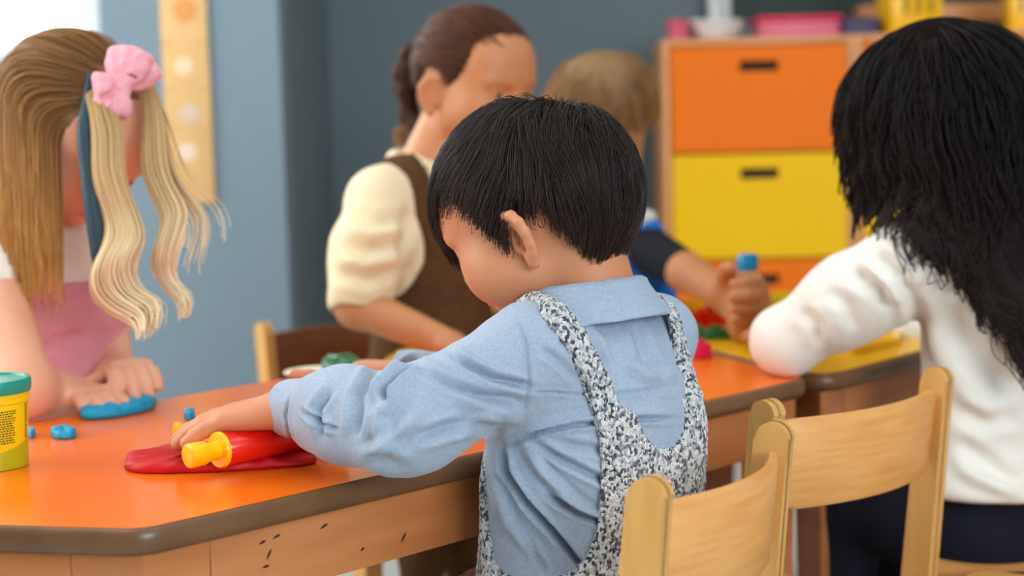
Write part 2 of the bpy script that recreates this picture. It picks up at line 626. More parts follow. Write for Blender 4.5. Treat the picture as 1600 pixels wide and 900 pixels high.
def head(fd, fr, neck_base, detail=True, ears=True):
    s = fr.s
    E = lambda c, r, k=0.015, op='u': fd.ell(fr(*c), np.array(r) * s, fr.ax, k * s, op)
    E((0, 0, 0.004), SK, 0.01)
    E((0.030, 0, -0.040), (0.053, 0.056, 0.055), 0.03)
    E((0.045, 0, 0.012), (0.044, 0.056, 0.045), 0.03)
    for sg in (1, -1):
        fd.ball(fr(0.046, 0.036 * sg, -0.052), 0.032 * s, 0.02 * s)
        fd.ball(fr(0.018, 0.044 * sg, -0.066), 0.020 * s, 0.02 * s)
    fd.ball(fr(0.060, 0, -0.088), 0.017 * s, 0.022 * s)
    for sg in (1, -1):
        fd.ell(fr(0.088, 0.030 * sg, -0.022), A(0.010, 0.016, 0.010) * s, fr.ax, 0.012 * s, 's')
        fd.ball(fr(0.071, 0.029 * sg, -0.021), 0.0125 * s, 0.004 * s)
        fd.cap(fr(0.086, 0.014 * sg, -0.006), fr(0.074, 0.045 * sg, -0.008), 0.005 * s, 0.004 * s, 0.012 * s)
    fd.cap(fr(0.080, 0, -0.016), fr(0.093, 0, -0.044), 0.006 * s, 0.0085 * s, 0.012 * s)
    for sg in (1, -1):
        fd.ball(fr(0.088, 0.009 * sg, -0.046), 0.006 * s, 0.006 * s)
    fd.ell(fr(0.080, 0, -0.066), A(0.009, 0.018, 0.005) * s, fr.ax, 0.005 * s)
    fd.ell(fr(0.078, 0, -0.074), A(0.009, 0.015, 0.005) * s, fr.ax, 0.004 * s)
    fd.cap(fr(0.088, 0.014, -0.070), fr(0.088, -0.014, -0.070), 0.0016 * s, 0.0016 * s, 0.003 * s, 's')
    if neck_base is not None:
        fd.cap(fr(-0.018, 0, -0.055), neck_base, 0.043 * s, 0.046 * s, 0.02 * s)
    for sg in (1, -1) if ears else ():
        ear(fd, fr, sg, detail)


def ear(fd, fr, sg, detail=True):
    s = fr.s
    s = fr.s * 0.92
    o = A(0.004, 0.070 * sg, -0.040)
    up = unit(A(0.16, 0.10 * sg, 1.0))
    out = unit(A(-0.80, 0.62 * sg, 0.0))         # from the front attachment outwards and backwards
    out = unit(out - up * (out @ up))
    nrm = np.cross(up, out)
    Q = lambda a, b, c=0.0: fr(*(o + 0.92 * (a * up + b * out + c * nrm)))
    axl = np.stack([sum(v[i] * fr.ax[i] for i in range(3)) for v in (up, out, nrm)])
    fd.ell(Q(0.000, 0.009), A(0.026, 0.015, 0.0042) * s, axl, 0.004 * s)
    if detail:
        fd.ell(Q(0.000, 0.008, 0.004), A(0.017, 0.0088, 0.0058) * s, axl, 0.002 * s, 's')
        fd.ell(Q(0.000, 0.008, -0.004), A(0.017, 0.0088, 0.0058) * s, axl, 0.002 * s, 's')
    rim = [Q(-0.004, -0.008), Q(0.012, -0.006), Q(0.022, 0.001), Q(0.0265, 0.011), Q(0.023, 0.020), Q(0.013, 0.0255),
           Q(0.001, 0.0255), Q(-0.010, 0.0215), Q(-0.018, 0.0155), Q(-0.024, 0.008)]
    fd.chain(rim, [x * s for x in (0.003, 0.004, 0.0046, 0.005, 0.005, 0.0048, 0.0046, 0.0046, 0.0052, 0.0058)], 0.003 * s)
    fd.ell(Q(-0.024, 0.006), A(0.009, 0.007, 0.0045) * s, axl, 0.005 * s)
    fd.cap(Q(-0.006, -0.003, 0.001), Q(0.002, -0.003, 0.001), 0.005 * s, 0.004 * s, 0.004 * s)


def hand(fd, wrist, fdir, pnorm, side, L, curls, spread=0.0, thumb=(0.6, 0.75, 0.25), k=0.0028):
    """five fingers on a palm; side = unit vector from the little finger to the thumb"""
    fdir = unit(fdir)
    side = unit(side - fdir * (side @ fdir))
    pn = unit(pnorm - fdir * (pnorm @ fdir) - side * (pnorm @ side))
    offs = np.array([0.165, 0.055, -0.055, -0.16]) * L
    blen = np.array([0.50, 0.52, 0.50, 0.46]) * L
    flen = np.array([0.42, 0.47, 0.43, 0.34]) * L
    tips = []
    for i in range(4):
        d0 = unit(fdir + side * offs[i] / L * spread)
        base = wrist + fdir * blen[i] + side * offs[i]
        fd.cap(wrist + side * offs[i] * 0.65 + fdir * 0.06 * L, base, 0.105 * L, 0.083 * L, 0.012)
        c = curls[i] if isinstance(curls[0], (tuple, list)) else curls
        ang = 0
        p = base
        rr = (0.078, 0.072, 0.066, 0.056) if i < 3 else (0.068, 0.062, 0.057, 0.05)
        for sgm, cc in enumerate(c):
            ang += cc
            d = math.cos(ang) * d0 + math.sin(ang) * pn
            q = p + d * flen[i] * (0.44, 0.30, 0.26)[sgm]
            fd.cap(p, q, rr[sgm] * L, rr[sgm + 1] * L, k)
            p = q
        tips.append((p, d))
    b = wrist + side * 0.10 * L + fdir * 0.10 * L + pn * 0.04 * L
    t1 = b + unit(fdir * thumb[0] + side * thumb[1] + pn * thumb[2]) * 0.24 * L
    t2 = t1 + unit(fdir * (thumb[0] + 0.35) + side * thumb[1] * 0.6 + pn * thumb[2]) * 0.20 * L
    t3 = t2 + unit(fdir * (thumb[0] + 0.6) + side * thumb[1] * 0.35 + pn * thumb[2]) * 0.16 * L
    fd.chain([b, t1], [0.10 * L, 0.082 * L], 0.012)
    fd.chain([t1, t2, t3], [0.082 * L, 0.076 * L, 0.06 * L], k)
    return tips


def interp_cut(tab):
    xs, ys = zip(*tab)
    return lambda az: np.interp(np.degrees(np.abs(az)), xs, ys)


def cap_mesh(name, fr, rad, cut, m, parent, grow=0.10, na=72, ne=22, jag=0.0):
    """close layer of hair under the strands, down to the hairline"""
    V, Fc = [], []
    rg = np.random.default_rng(5)
    for layer, sc_ in ((0, 1 + grow), (1, 0.98)):
        for j in range(ne):
            for i in range(na):
                az = 2 * math.pi * i / na - math.pi
                lo = math.radians(float(cut(az)))
                el = math.pi / 2 * 0.999 + (lo - math.pi / 2 * 0.999) * j / (ne - 1)
                d = A(math.cos(el) * math.cos(az), math.cos(el) * math.sin(az), math.sin(el))
                q = 1.0 if layer else np.clip((ne - 1 - j) / 4.0, 0, 1) ** 0.5
                sg = 0.99 + (sc_ - 0.99) * q if not layer else sc_
                V.append(fr(*(d * rad * sg)))
    o = ne * na
    for j in range(ne - 1):
        for i in range(na):
            k = (i + 1) % na
            Fc.append((j * na + i, j * na + k, (j + 1) * na + k, (j + 1) * na + i)[::-1])
            Fc.append((o + j * na + i, o + j * na + k, o + (j + 1) * na + k, o + (j + 1) * na + i))
    for i in range(na):
        k = (i + 1) % na
        a = (ne - 1) * na
        Fc.append((a + i, a + k, o + a + k, o + a + i)[::-1])
    return mk(name, V, np.array(Fc), m, parent)


def comb(N, fr, rad, crown, cut, length, lift, n=12, seed=1, grav=0.15, fall=None, wave=0.0, wlen=0.05, colliders=(), swirl=0.25, jit=4.0,
         fringe=None, root_cut=None, stop=None, keep=None):
    """strands combed away from the crown over the head; fall = they leave the head and hang"""
    rg = np.random.default_rng(seed)
    d = rg.normal(0, 1, (N * 3, 3))
    d /= np.linalg.norm(d, axis=1, keepdims=True)
    az = np.arctan2(d[:, 1], d[:, 0])
    el = np.degrees(np.arcsin(d[:, 2]))
    rc = root_cut or cut
    ok = el > rc(az) + rg.uniform(0, 6, len(d))
    if keep is not None:
        ok &= keep(d)
    d = d[ok][:N]
    N = len(d)
    pos = d * rad
    cr = unit(crown) * rad
    gl = fr.ax @ A(0, 0, -1)
    L = rg.uniform(length[0], length[1], N)
    off = rg.uniform(lift[0], lift[1], N)
    ph = rg.uniform(0, 2 * math.pi, N)
    cj = rg.normal(0, jit, N)
    out = np.zeros((N, n, 3))
    frozen = np.zeros(N, bool)
    sw = np.sin(pos[:, 0] * 60 + 1.3) * np.cos(pos[:, 1] * 75) + np.sin(pos[:, 1] * 130 + pos[:, 2] * 90) * 0.6
    tw = np.sin(pos[:, 0] * 90 + pos[:, 1] * 70 + pos[:, 2] * 50)
    for j in range(n):
        out[:, j] = pos
        t = j / (n - 1)
        nr = pos / rad ** 2
        nr /= np.linalg.norm(nr, axis=1, keepdims=True)
        v = pos - cr
        v = v - nr * (v * nr).sum(1, keepdims=True)
        v /= np.linalg.norm(v, axis=1, keepdims=True) + 1e-6
        side = np.cross(nr, v)
        v = v + side * (swirl * (sw + 0.5 * tw))[:, None] + gl * grav
        e = np.degrees(np.arctan2(pos[:, 2] / rad[2], np.hypot(pos[:, 0] / rad[0], pos[:, 1] / rad[1])))
        if fall is not None:
            wgt = np.clip((fall - e) / 25.0, 0, 1)[:, None]
            v = v * (1 - wgt) + (gl[None] * 1.0 + nr * 0.04) * wgt
        if fringe is not None:
            aza = np.degrees(np.abs(np.arctan2(pos[:, 1], pos[:, 0])))
            wgt = (np.clip((fringe - e) / 14.0, 0, 1) * np.clip((75 - aza) / 25, 0, 1))[:, None]
            v = v * (1 - wgt) + A(-0.1, 0, -1)[None] * wgt
        v /= np.linalg.norm(v, axis=1, keepdims=True) + 1e-6
        if wave:
            v = v + side * (wave * t * np.sin(ph * 0.25 + sw * 2 + 2 * math.pi * t * L / wlen))[:, None] + nr * (wave * t * np.cos(ph * 0.25 + sw * 2 + 2 * math.pi * t * L / wlen))[:, None] * 0.6
        new = pos + v * (L / (n - 1))[:, None]
        rho = np.linalg.norm(new / rad, axis=1)
        tgt = 1 + off * min(1.0, t * 3) / rad.mean() + 0.01
        push = np.where(rho < tgt, tgt / rho, 1.0)
        new = new * push[:, None]
        for cc, cr_ in colliders:
            q = (new - cc) / cr_
            rr = np.linalg.norm(q, axis=1)
            inn = rr < 1
            new[inn] = cc + (new - cc)[inn] / rr[inn][:, None]
        naz = np.arctan2(new[:, 1], new[:, 0])
        nel = np.degrees(np.arctan2(new[:, 2] / rad[2], np.hypot(new[:, 0] / rad[0], new[:, 1] / rad[1])))
        if fall is None:
            frozen |= nel < cut(naz) + cj
        if stop is not None:
            frozen |= stop(fr.c + fr.s * (new @ fr.ax), cj)
        pos = np.where(frozen[:, None], pos + (new - pos) * 0.002, new)
    return fr.c + fr.s * (out @ fr.ax)


def clump(p, K, amount, seed):
    """gather strands into K locks towards their tips"""
    rg = np.random.default_rng(seed)
    N, n, _ = p.shape
    gi = rg.choice(N, K, replace=False)
    g = p[gi]
    key = p[:, n // 3]
    gk = g[:, n // 3]
    near = np.concatenate([np.argmin(((key[i:i + 2000, None] - gk[None]) ** 2).sum(-1), 1) for i in range(0, N, 2000)])
    t = np.linspace(0, 1, n) ** 1.3
    w_ = (amount * rg.uniform(0.6, 1.25, N)).clip(0, 0.95)[:, None] * t[None]
    return p + (g[near] - p) * w_[..., None]

# ------------------------------------------------------------------ the room
def wall_panel(name, m, p0, p1, z0, z1, holes=(), thick=0.1):
    """upright wall from p0 to p1 (x, y); holes = (s0, s1, za, zb) in metres along it; room on its right-hand side"""
    p0, p1 = A(*p0), A(*p1)
    L = np.linalg.norm(p1 - p0)
    d = (p1 - p0) / L
    nrm = A(-d[1], d[0])
    ss = sorted({0, L, *[h[0] for h in holes], *[h[1] for h in holes]})
    zz = sorted({z0, z1, *[h[2] for h in holes], *[h[3] for h in holes]})
    bm = bmesh.new()
    rot = Matrix.Rotation(math.atan2(d[1], d[0]), 3, 'Z')
    for i in range(len(ss) - 1):
        for j in range(len(zz) - 1):
            sm, zm = (ss[i] + ss[i + 1]) / 2, (zz[j] + zz[j + 1]) / 2
            if any(h[0] < sm < h[1] and h[2] < zm < h[3] for h in holes):
                continue
            c = p0 + d * sm + nrm * thick / 2
            box_bm(bm, (c[0], c[1], zm), (ss[i + 1] - ss[i], thick, zz[j + 1] - zz[j]), rot)
    bmesh.ops.remove_doubles(bm, verts=bm.verts[:], dist=1e-5)
    return struct(bmobj(name, bm, m))


WY = 3.2                       # face of the projecting wall on the left
kx = float(T(447, 330, 0.9)[0] * 0) + P(447, 330, 3.2)[0]
win_l, win_r, win_b, win_t = -2.0, float(P(165, 60, 3.2)[0]), float(P(120, 92, 3.2)[2]), 2.2
wall_panel('wall_left_back', M['wall'], (kx, WY), (-2.6, WY), 0, 2.7, [(kx - win_r, kx - win_l, win_b, win_t), (kx + 0.50, kx + 1.02 if kx + 1.02 < kx - win_r - 0.03 else kx - win_r - 0.03, 1.36, win_t)], thick=-0.12)
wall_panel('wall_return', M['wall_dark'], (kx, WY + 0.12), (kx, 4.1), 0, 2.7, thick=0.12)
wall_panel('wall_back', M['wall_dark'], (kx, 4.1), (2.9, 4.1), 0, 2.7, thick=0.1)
wall_panel('wall_left', M['wall'], (-2.6, -2.0), (-2.6, 3.3), 0, 2.7, [(2.3, 4.7, 0.85, 2.25)], thick=0.1)
wall_panel('wall_right', M['wall'], (2.9, 4.1), (2.9, -2.0), 0, 2.7, thick=0.1)
wall_panel('wall_front', M['wall'], (2.9, -2.0), (-2.6, -2.0), 0, 2.7, [(0.3, 2.2, 0.85, 2.3)], thick=0.1)
struct(box('floor', (0.15, 1.05, -0.05), (5.6, 6.3, 0.1), M['floor']))
struct(box('ceiling', (0.15, 1.05, 2.75), (5.6, 6.3, 0.1), M['white']))

glass = bpy.data.materials.new('window_glass')
glass.use_nodes = True
_nt = glass.node_tree
_nt.nodes.clear()
_o = _nt.nodes.new('ShaderNodeOutputMaterial')
_t = _nt.nodes.new('ShaderNodeBsdfTransparent')
_g = _nt.nodes.new('ShaderNodeBsdfGlossy')
_g.inputs['Roughness'].default_value = 0.02
_x = _nt.nodes.new('ShaderNodeMixShader')
_x.inputs[0].default_value = 0.06
_nt.links.new(_t.outputs[0], _x.inputs[1])
_nt.links.new(_g.outputs[0], _x.inputs[2])
_nt.links.new(_x.outputs[0], _o.inputs[0])


def window(n, c, wd, ht, axis):
    """frame of four bars with a glass pane; axis 'x' = lies in a wall along x"""
    r = struct(bpy.data.objects.new('window_%d' % n, None))
    COL.objects.link(r)
    r.location = c
    S = (lambda a, b, z: (a, b, z)) if axis == 'x' else (lambda a, b, z: (b, a, z))
    for sx in (-1, 1):
        box('frame_bar', S(sx * (wd / 2 - 0.02), 0, 0), S(0.04, 0.05, ht), M['frame'], r, 0.004)
        box('frame_bar', S(0, 0, sx * (ht / 2 - 0.02)), S(wd - 0.08, 0.05, 0.04), M['frame'], r, 0.004)
    box('pane', (0, 0, 0), S(wd - 0.08, 0.006, ht - 0.08), glass, r)
    return r


window(1, ((win_l + win_r) / 2, WY + 0.06, (win_b + win_t) / 2), win_r - win_l, win_t - win_b, 'x')
w3a, w3b = -0.50, max(-1.02, win_r + 0.03)
window(3, ((w3a + w3b) / 2, WY + 0.06, (1.36 + win_t) / 2), w3a - w3b, win_t - 1.36, 'x')  # unseen window, added to lay glare on the tabletop
window(4, (1.65, -2.05, 1.575), 1.9, 1.45, 'x')
window(2, (-2.65, 1.5, 1.55), 2.4, 1.4, 'y')
struct(box('baseboard_back', (1.2, 4.09, 0.05), (3.4, 0.02, 0.1), M['white']))

# growth chart strip on the wall
a, b_ = P(258, -60, 3.19), P(333, 318, 3.19)
cx = float((P(290, -60, 3.19)[0] + P(302, 318, 3.19)[0]) / 2)
ch = thing('growth_chart', 'tall pale wooden growth chart strip hanging on the grey wall', 'wall chart', (cx, WY - 0.006, float(b_[2])))
hh = 0.62
bm = bmesh.new()
box_bm(bm, (0, 0, hh / 2), (0.100, 0.010, hh))
bmobj('board', bm, M['ruler'], ch, bevel=0.002)
for i, (py, c, rr) in enumerate(((18, (222, 150, 80), 0.026), (105, (238, 208, 168), 0.020), (178, (216, 186, 164), 0.022), (238, (232, 208, 180), 0.020))):
    pz = float(P(292, py, 3.19)[2] - b_[2])
    lathe('printed_spot', [(0, 0.0012), (rr * 0.7, 0.0012), (rr, 0.0008), (rr, -0.001)], mat('chart_print_%d' % i, srgb(*c), 0.6), ch, 20,
          Matrix.Translation((0.004 * (-1) ** i, -0.0052, pz)) @ Matrix.Rotation(math.pi / 2, 4, 'X'))
    for k in (-1, 1):
        box('tick_mark', (0.036 * k, -0.0054, pz + 0.05), (0.02, 0.0006, 0.004), M['cabwood'], ch)

# chalkboard, pipe and ledge behind the cabinets
box_cb = thing('chalkboard', 'dark green chalkboard with a wooden ledge on the back wall', 'chalkboard', (1.42, 4.085, 1.06))
box('writing_surface', (0, 0, 0.45), (1.62, 0.02, 0.8), M['board'], box_cb, 0.003)
for sx in (-0.82, 0.82):
    box('frame_side', (sx, -0.004, 0.45), (0.03, 0.035, 0.86), M['frame'], box_cb, 0.003)
box('frame_top', (0, -0.004, 0.865), (1.61, 0.035, 0.03), M['frame'], box_cb, 0.003)
box('ledge', (0.17, -0.05, 0.045), (1.28, 0.11, 0.05), M['cabwood'], box_cb, 0.004)
pp = P(1113, 20, 4.05)
struct(lathe('trim_1', [(0, -1.1), (0.022, -1.1), (0.022, 1.55), (0, 1.55)], M['frame'], None, 20, Matrix.Translation((float(pp[0]), 4.05, 1.12))))

# ------------------------------------------------------------------ drawer cabinets
CABD = 3.55
cl = P(1036, 220, CABD)
CABX, CABY = float(cl[0]), float(cl[1])
CABTOP = float(P(1180, 59, CABD)[2])
CYAW = math.radians(-2.0)


def drawer(parent, x0, x1, z0, z1, m):
    """front panel with a hand slot cut through it, dark block behind it as the shade inside"""
    wd, hd = x1 - x0, z1 - z0
    xs = [0, wd / 2 - 0.046, wd / 2 + 0.046, wd]
    zs = [0, hd - 0.060, hd - 0.034, hd]
    bm = bmesh.new()
    for i in range(3):
        for j in range(3):
            if i == 1 and j == 1:
                continue
            box_bm(bm, ((xs[i] + xs[i + 1]) / 2, 0.009, (zs[j] + zs[j + 1]) / 2), (xs[i + 1] - xs[i], 0.018, zs[j + 1] - zs[j]))
    bmesh.ops.remove_doubles(bm, verts=bm.verts[:], dist=1e-5)
    for f in [f for f in bm.faces if not f.is_valid or all(len(e.link_faces) > 2 for e in f.edges)]:
        pass
    o = bmobj('drawer', bm, m, parent)
    o.location = (x0, -0.012, z0)
    h = box('slot_shade_block', (wd / 2, 0.030, hd - 0.047), (0.11, 0.022, 0.045), M['dark'], o)  # dark block stands in for the shade inside the slot
    return o


def cabinet(name, label, x, wd, cols):
    r = thing(name, label, 'cabinet', (CABX + x * math.cos(CYAW), CABY + x * math.sin(CYAW), 0), 'drawer cabinets along the back wall', CYAW)
    t, dp = 0.018, 0.40
    box('side_panel', (t / 2, dp / 2, CABTOP / 2), (t, dp, CABTOP), M['cabwood'], r, 0.002)
    box('side_panel', (wd - t / 2, dp / 2, CABTOP / 2), (t, dp, CABTOP), M['cabwood'], r, 0.002)
    box('top_panel', (wd / 2, dp / 2, CABTOP - t / 2), (wd - 2 * t, dp, t), M['cabwood'], r, 0.002)
    box('base_panel', (wd / 2, dp / 2 + 0.01, 0.045), (wd - 2 * t, dp - 0.02, 0.09), M['cabwood'], r, 0.002)
    box('back_panel', (wd / 2, dp - 0.005, CABTOP / 2), (wd - 2 * t, 0.008, CABTOP - 0.1), M['cabwood'], r)
    z = CABTOP - t - 0.004
    for i, (hgt, mm) in enumerate(cols):
        drawer(r, t + 0.003, wd - t - 0.003, z - hgt + 0.006, z, mm)
        z -= hgt
    return r


MW = float(P(1334, 220, CABD)[0] - P(1036, 220, CABD)[0])
HD = float(P(1190, 62, CABD)[2] - P(1190, 229, CABD)[2])
rows = [(HD, M['orange']), (HD, M['yellow']), (HD, M['orange'])]
cabinet('drawer_cabinet', 'wooden drawer cabinet at the left end with orange and yellow fronts fully in view', 0, MW, rows)
cabinet('drawer_cabinet', 'middle drawer cabinet mostly hidden behind the dark haired girl', MW, MW, rows)
cabinet('drawer_cabinet', 'drawer cabinet at the right edge of the picture beside the girl\'s hair', 2 * MW, MW, rows)


def cabtop(px, dy=0.15):
    """point on the cabinet top below a pixel column"""
    p = P(px, 60, CABD + dy)
    return (float(p[0]), CABY + dy, CABTOP)


# things on the cabinets
bw = thing('white_bowl', 'white plastic bowl standing on the left cabinet', 'bowl', cabtop(1118, 0.12))
lathe('bowl', [(0, 0.002), (0.035, 0.0), (0.04, 0.004), (0.060, 0.024), (0.066, 0.044), (0.069, 0.046), (0.066, 0.049), (0.060, 0.040), (0.05, 0.018), (0, 0.008)], M['white'], bw)
lathe('foot_ring', [(0.030, -0.0), (0.036, 0.0), (0.036, 0.004), (0.030, 0.004)], M['white'], bw)
pk = thing('pink_storage_box', 'long pink plastic box with a lid on the left cabinet', 'box', cabtop(1238, 0.16))
box('body', (0, 0, 0.022), (0.20, 0.14, 0.044), M['pinkp'], pk, 0.008)
box('lid', (0, 0, 0.050), (0.21, 0.15, 0.012), M['magenta'], pk, 0.005)
rp = thing('pink_cup', 'small dusty pink cup at the left corner of the cabinet top', 'cup', cabtop(1058, 0.10))
lathe('cup', [(0, 0.0), (0.024, 0.0), (0.030, 0.050), (0.031, 0.052), (0.028, 0.051), (0.022, 0.006), (0, 0.005)], M['pinkp'], rp)
bd = thing('blue_grey_jar', 'small pale blue jar between the pink cup and the white bowl', 'jar', cabtop(1084, 0.17))
lathe('jar', [(0, 0), (0.022, 0), (0.024, 0.004), (0.024, 0.04), (0.02, 0.046)], mat('pale_blue_plastic', srgb(130, 160, 176), 0.4), bd)
lathe('lid', [(0.022, 0.044), (0.024, 0.044), (0.024, 0.056), (0, 0.057)], M['frame'], bd)
nb = thing('navy_box', 'dark blue flat box beside the pink storage box', 'box', cabtop(1335, 0.12))
box('body', (0, 0, 0.019), (0.085, 0.10, 0.038), mat('navy_plastic', srgb(60, 48, 84), 0.5), nb, 0.005)
box('lid', (0, 0, 0.042), (0.089, 0.104, 0.008), mat('violet_plastic', srgb(84, 60, 100), 0.5), nb, 0.003)


def toy_chair(px, dy, label, rot, wd):
    """tall yellow plastic crate with front slots painted as shade"""
    r = thing('yellow_crate', label, 'crate', cabtop(px, dy), 'yellow crates on the cabinets', rot)
    bm = bmesh.new()
    h = 0.15
    for sx, sy, lx, ly in ((0, -1, wd, 0.008), (0, 1, wd, 0.008), (-1, 0, 0.008, 0.10), (1, 0, 0.008, 0.10)):
        box_bm(bm, (sx * wd / 2, sy * 0.05, h / 2 + 0.01), (lx, ly, h))
    bmobj('crate_wall', bm, M['yelp'], r, bevel=0.002)
    box('floor_plate', (0, 0, 0.008), (wd, 0.10, 0.012), M['yelp'], r, 0.003)
    for sy in (-1, 1):
        box('rim', (0, sy * 0.055, h + 0.008), (wd + 0.02, 0.012, 0.014), M['yelp'], r, 0.004)
    for k in range(3):
        box('slot_shade_strip', ((k - 1) * wd * 0.26, -0.0545, 0.085), (wd * 0.10, 0.004, 0.07), mat('crate_shade', srgb(150, 116, 0), 0.6), r, 0.001)  # solid strips coloured like the shade inside slots
    return r


toy_chair(1416, 0.10, 'yellow plastic crate on the cabinet above the dark haired girl', 0.15, 0.12)
toy_chair(1600, 0.14, 'yellow plastic crate on the right cabinet cut by the picture edge', -0.1, 0.10)

# ------------------------------------------------------------------ tables
TZ = 0.50


def inset(poly, d):
    n = len(poly)
    out = []
    for i in range(n):
        p0, p1, p2 = A(*poly[i - 1]), A(*poly[i]), A(*poly[(i + 1) % n])
        d1, d2 = unit(p1 - p0), unit(p2 - p1)
        n1, n2 = A(-d1[1], d1[0]), A(-d2[1], d2[0])
        q = np.linalg.solve(np.stack([n1, n2]), A(n1 @ (p1 + n1 * d), n2 @ (p1 + n2 * d)))
        out.append(q)
    return out


def rounded(poly, d, r, n=6):
    p = inset(poly, d)
    out = []
    for i in range(len(p)):
        a, b, c = p[i - 1], p[i], p[(i + 1) % len(p)]
        u, v = unit(a - b), unit(c - b)
        ang = math.acos(np.clip(u @ v, -1, 1))
        k = r / math.tan(ang / 2)
        s, e = b + u * k, b + v * k
        ctr = b + unit(u + v) * (r / math.sin(ang / 2))
        a0 = math.atan2(*(s - ctr)[::-1])
        a1 = math.atan2(*(e - ctr)[::-1])
        da = (a1 - a0 + math.pi) % (2 * math.pi) - math.pi
        for t in np.linspace(0, 1, n):
            out.append(ctr + r * A(math.cos(a0 + da * t), math.sin(a0 + da * t)))
    return out


def table(name, label, poly, top_m, z=TZ, legs=None):
    """polygon (counter-clockwise), laminate top, bullnose edge band, apron boards and legs"""
    r = thing(name, label, 'table', (float(poly[0][0]), float(poly[0][1]), 0))
    o = A(*poly[0])
    pl = [A(*q) - o for q in poly]
    th = 0.023
    R_ = 0.035
    lo = rounded(pl, 0.0045, R_)
    n = len(lo)
    bm = bmesh.new()
    rings = [[bm.verts.new((q[0], q[1], zz)) for q in rounded(pl, dd, R_)] for dd, zz in ((0.012, z - th + 0.001), (0.012, z - 0.0004), (0.0045, z))]
    bm.faces.new(rings[2])
    bm.faces.new(rings[0][::-1])
    for a in range(2):
        for i in range(n):
            bm.faces.new((rings[a][i], rings[a][(i + 1) % n], rings[a + 1][(i + 1) % n], rings[a + 1][i]))
    bmobj('tabletop', bm, top_m, r)
    prof = [(0.013, z - 0.0012), (0.0046, z - 0.0002), (0.002, z - 0.0022), (0.0006, z - 0.006), (0.0, z - th * 0.5), (0.0006, z - th + 0.006), (0.003, z - th + 0.001), (0.013, z - th)]
    V, Fc = [], []
    for dd, zz in prof:
        V += [(q[0], q[1], zz) for q in rounded(pl, dd, R_)]
    for a in range(len(prof)):
        b = (a + 1) % len(prof)
        for i in range(n):
            k = (i + 1) % n
            Fc.append((a * n + i, b * n + i, b * n + k, a * n + k))
    mk('edge_band', V, np.array(Fc), M['edge'], r)
    ins = inset(pl, 0.016)
    ah = 0.062
    zt = z - th - 0.0005
    for i in range(len(pl)):
        a, b = ins[i], ins[(i + 1) % len(pl)]
        d = unit(b - a)
        L = np.linalg.norm(b - a)
        c = (a + b) / 2 + A(-d[1], d[0]) * 0.0095
        box('apron', (c[0], c[1], zt - ah / 2), (L - 0.125, 0.019, ah), M['tablewood'], r, 0.002, Matrix.Rotation(math.atan2(d[1], d[0]), 3, 'Z'))
    for i in range(len(pl)):
        a, p1, b = ins[i - 1], ins[i], ins[(i + 1) % len(pl)]
        u, v = unit(a - p1), unit(b - p1)
        W = 0.062
        q = [p1, p1 + v * W, p1 + v * W + unit(u + v) * 0.03, p1 + u * W + unit(u + v) * 0.03, p1 + u * W]
        bm = bmesh.new()
        tp = [bm.verts.new((x[0], x[1], zt)) for x in q]
        cc = sum(q) / 5
        bt = [bm.verts.new((*(cc + (x - cc) * 0.72), 0)) for x in q]
        bm.faces.new(tp)
        bm.faces.new(bt[::-1])
        for k in range(5):
            bm.faces.new((tp[k], bt[k], bt[(k + 1) % 5], tp[(k + 1) % 5]))
        bmobj('leg', bm, M['tablewood'], r, bevel=0.003)
    return r


tA = T(222, 829, TZ)[:2]
tB = T(1268, 590, TZ)[:2]
u = unit(tB - tA)
un = A(-u[1], u[0])
rot = lambda v, deg: A(v[0] * math.cos(math.radians(deg)) - v[1] * math.sin(math.radians(deg)), v[0] * math.sin(math.radians(deg)) + v[1] * math.cos(math.radians(deg)))
far_a, far_b = T(275, 619, TZ)[:2], T(453, 589, TZ)[:2]
fd_ = unit(far_b - far_a)
eL = unit(T(0, 822, TZ)[:2] - T(205, 828, TZ)[:2])
def isect(p, d, q, e):
    t = np.linalg.solve(np.stack([d, -e], 1), q - p)
    return p + d * t[0]
eR = rot(u, 68)
tF = isect(tA, eL, far_a, fd_)
if np.linalg.norm(tF - tA) > 0.75 or (tF - tA) @ eL < 0:
    tF = tA + eL * 0.62
tG = isect(tB, eR, far_a, fd_)
print('table', tA, tB, tG, tF, 'u', u, 'eL', eL, 'fd', fd_)
main_table = table('table', 'orange topped wooden table with brown edge where the boy rolls dough', [tA, tB, tG, tF], M['lam'])
# dents in the apron
rel = lambda p: A(p[0] - tA[0], p[1] - tA[1], p[2])
for px, py, ln, ang in ((506, 822, 0.011, 25), (432, 838, 0.010, 20), (410, 847, 0.009, 18), (420, 866, 0.012, 60), (415, 885, 0.009, 10), (630, 840, 0.013, 55), (566, 858, 0.006, 40)):
    # on the front face of the long apron
    fp = inset([A(*tA), A(*tB), A(*tG), A(*tF)], 0.016)[0]
    ray = FWD + (px - 800) / FPX * RT - (py - 450) / FPX * UP
    t = ((fp - CAM[:2]) @ un) / (ray[:2] @ un)
    q = CAM + ray * t
    mx = Matrix.Rotation(math.atan2(u[1], u[0]), 3, 'Z') @ Matrix.Rotation(-math.radians(ang), 3, 'Y')
    c = rel(q)
    pts_ = [(-ln * 0.42, 0), (-ln * 0.15, -0.0009), (ln * 0.2, -0.0013), (ln * 0.42, -0.0003), (ln * 0.18, 0.0009), (-ln * 0.12, 0.0010)]
    prism('dent', pts_, -0.0006, 0.0006, M['scuff'], main_table, 0, Matrix.Translation(Vector(c)) @ mx.to_4x4() @ Matrix.Rotation(math.pi / 2, 4, 'X'))

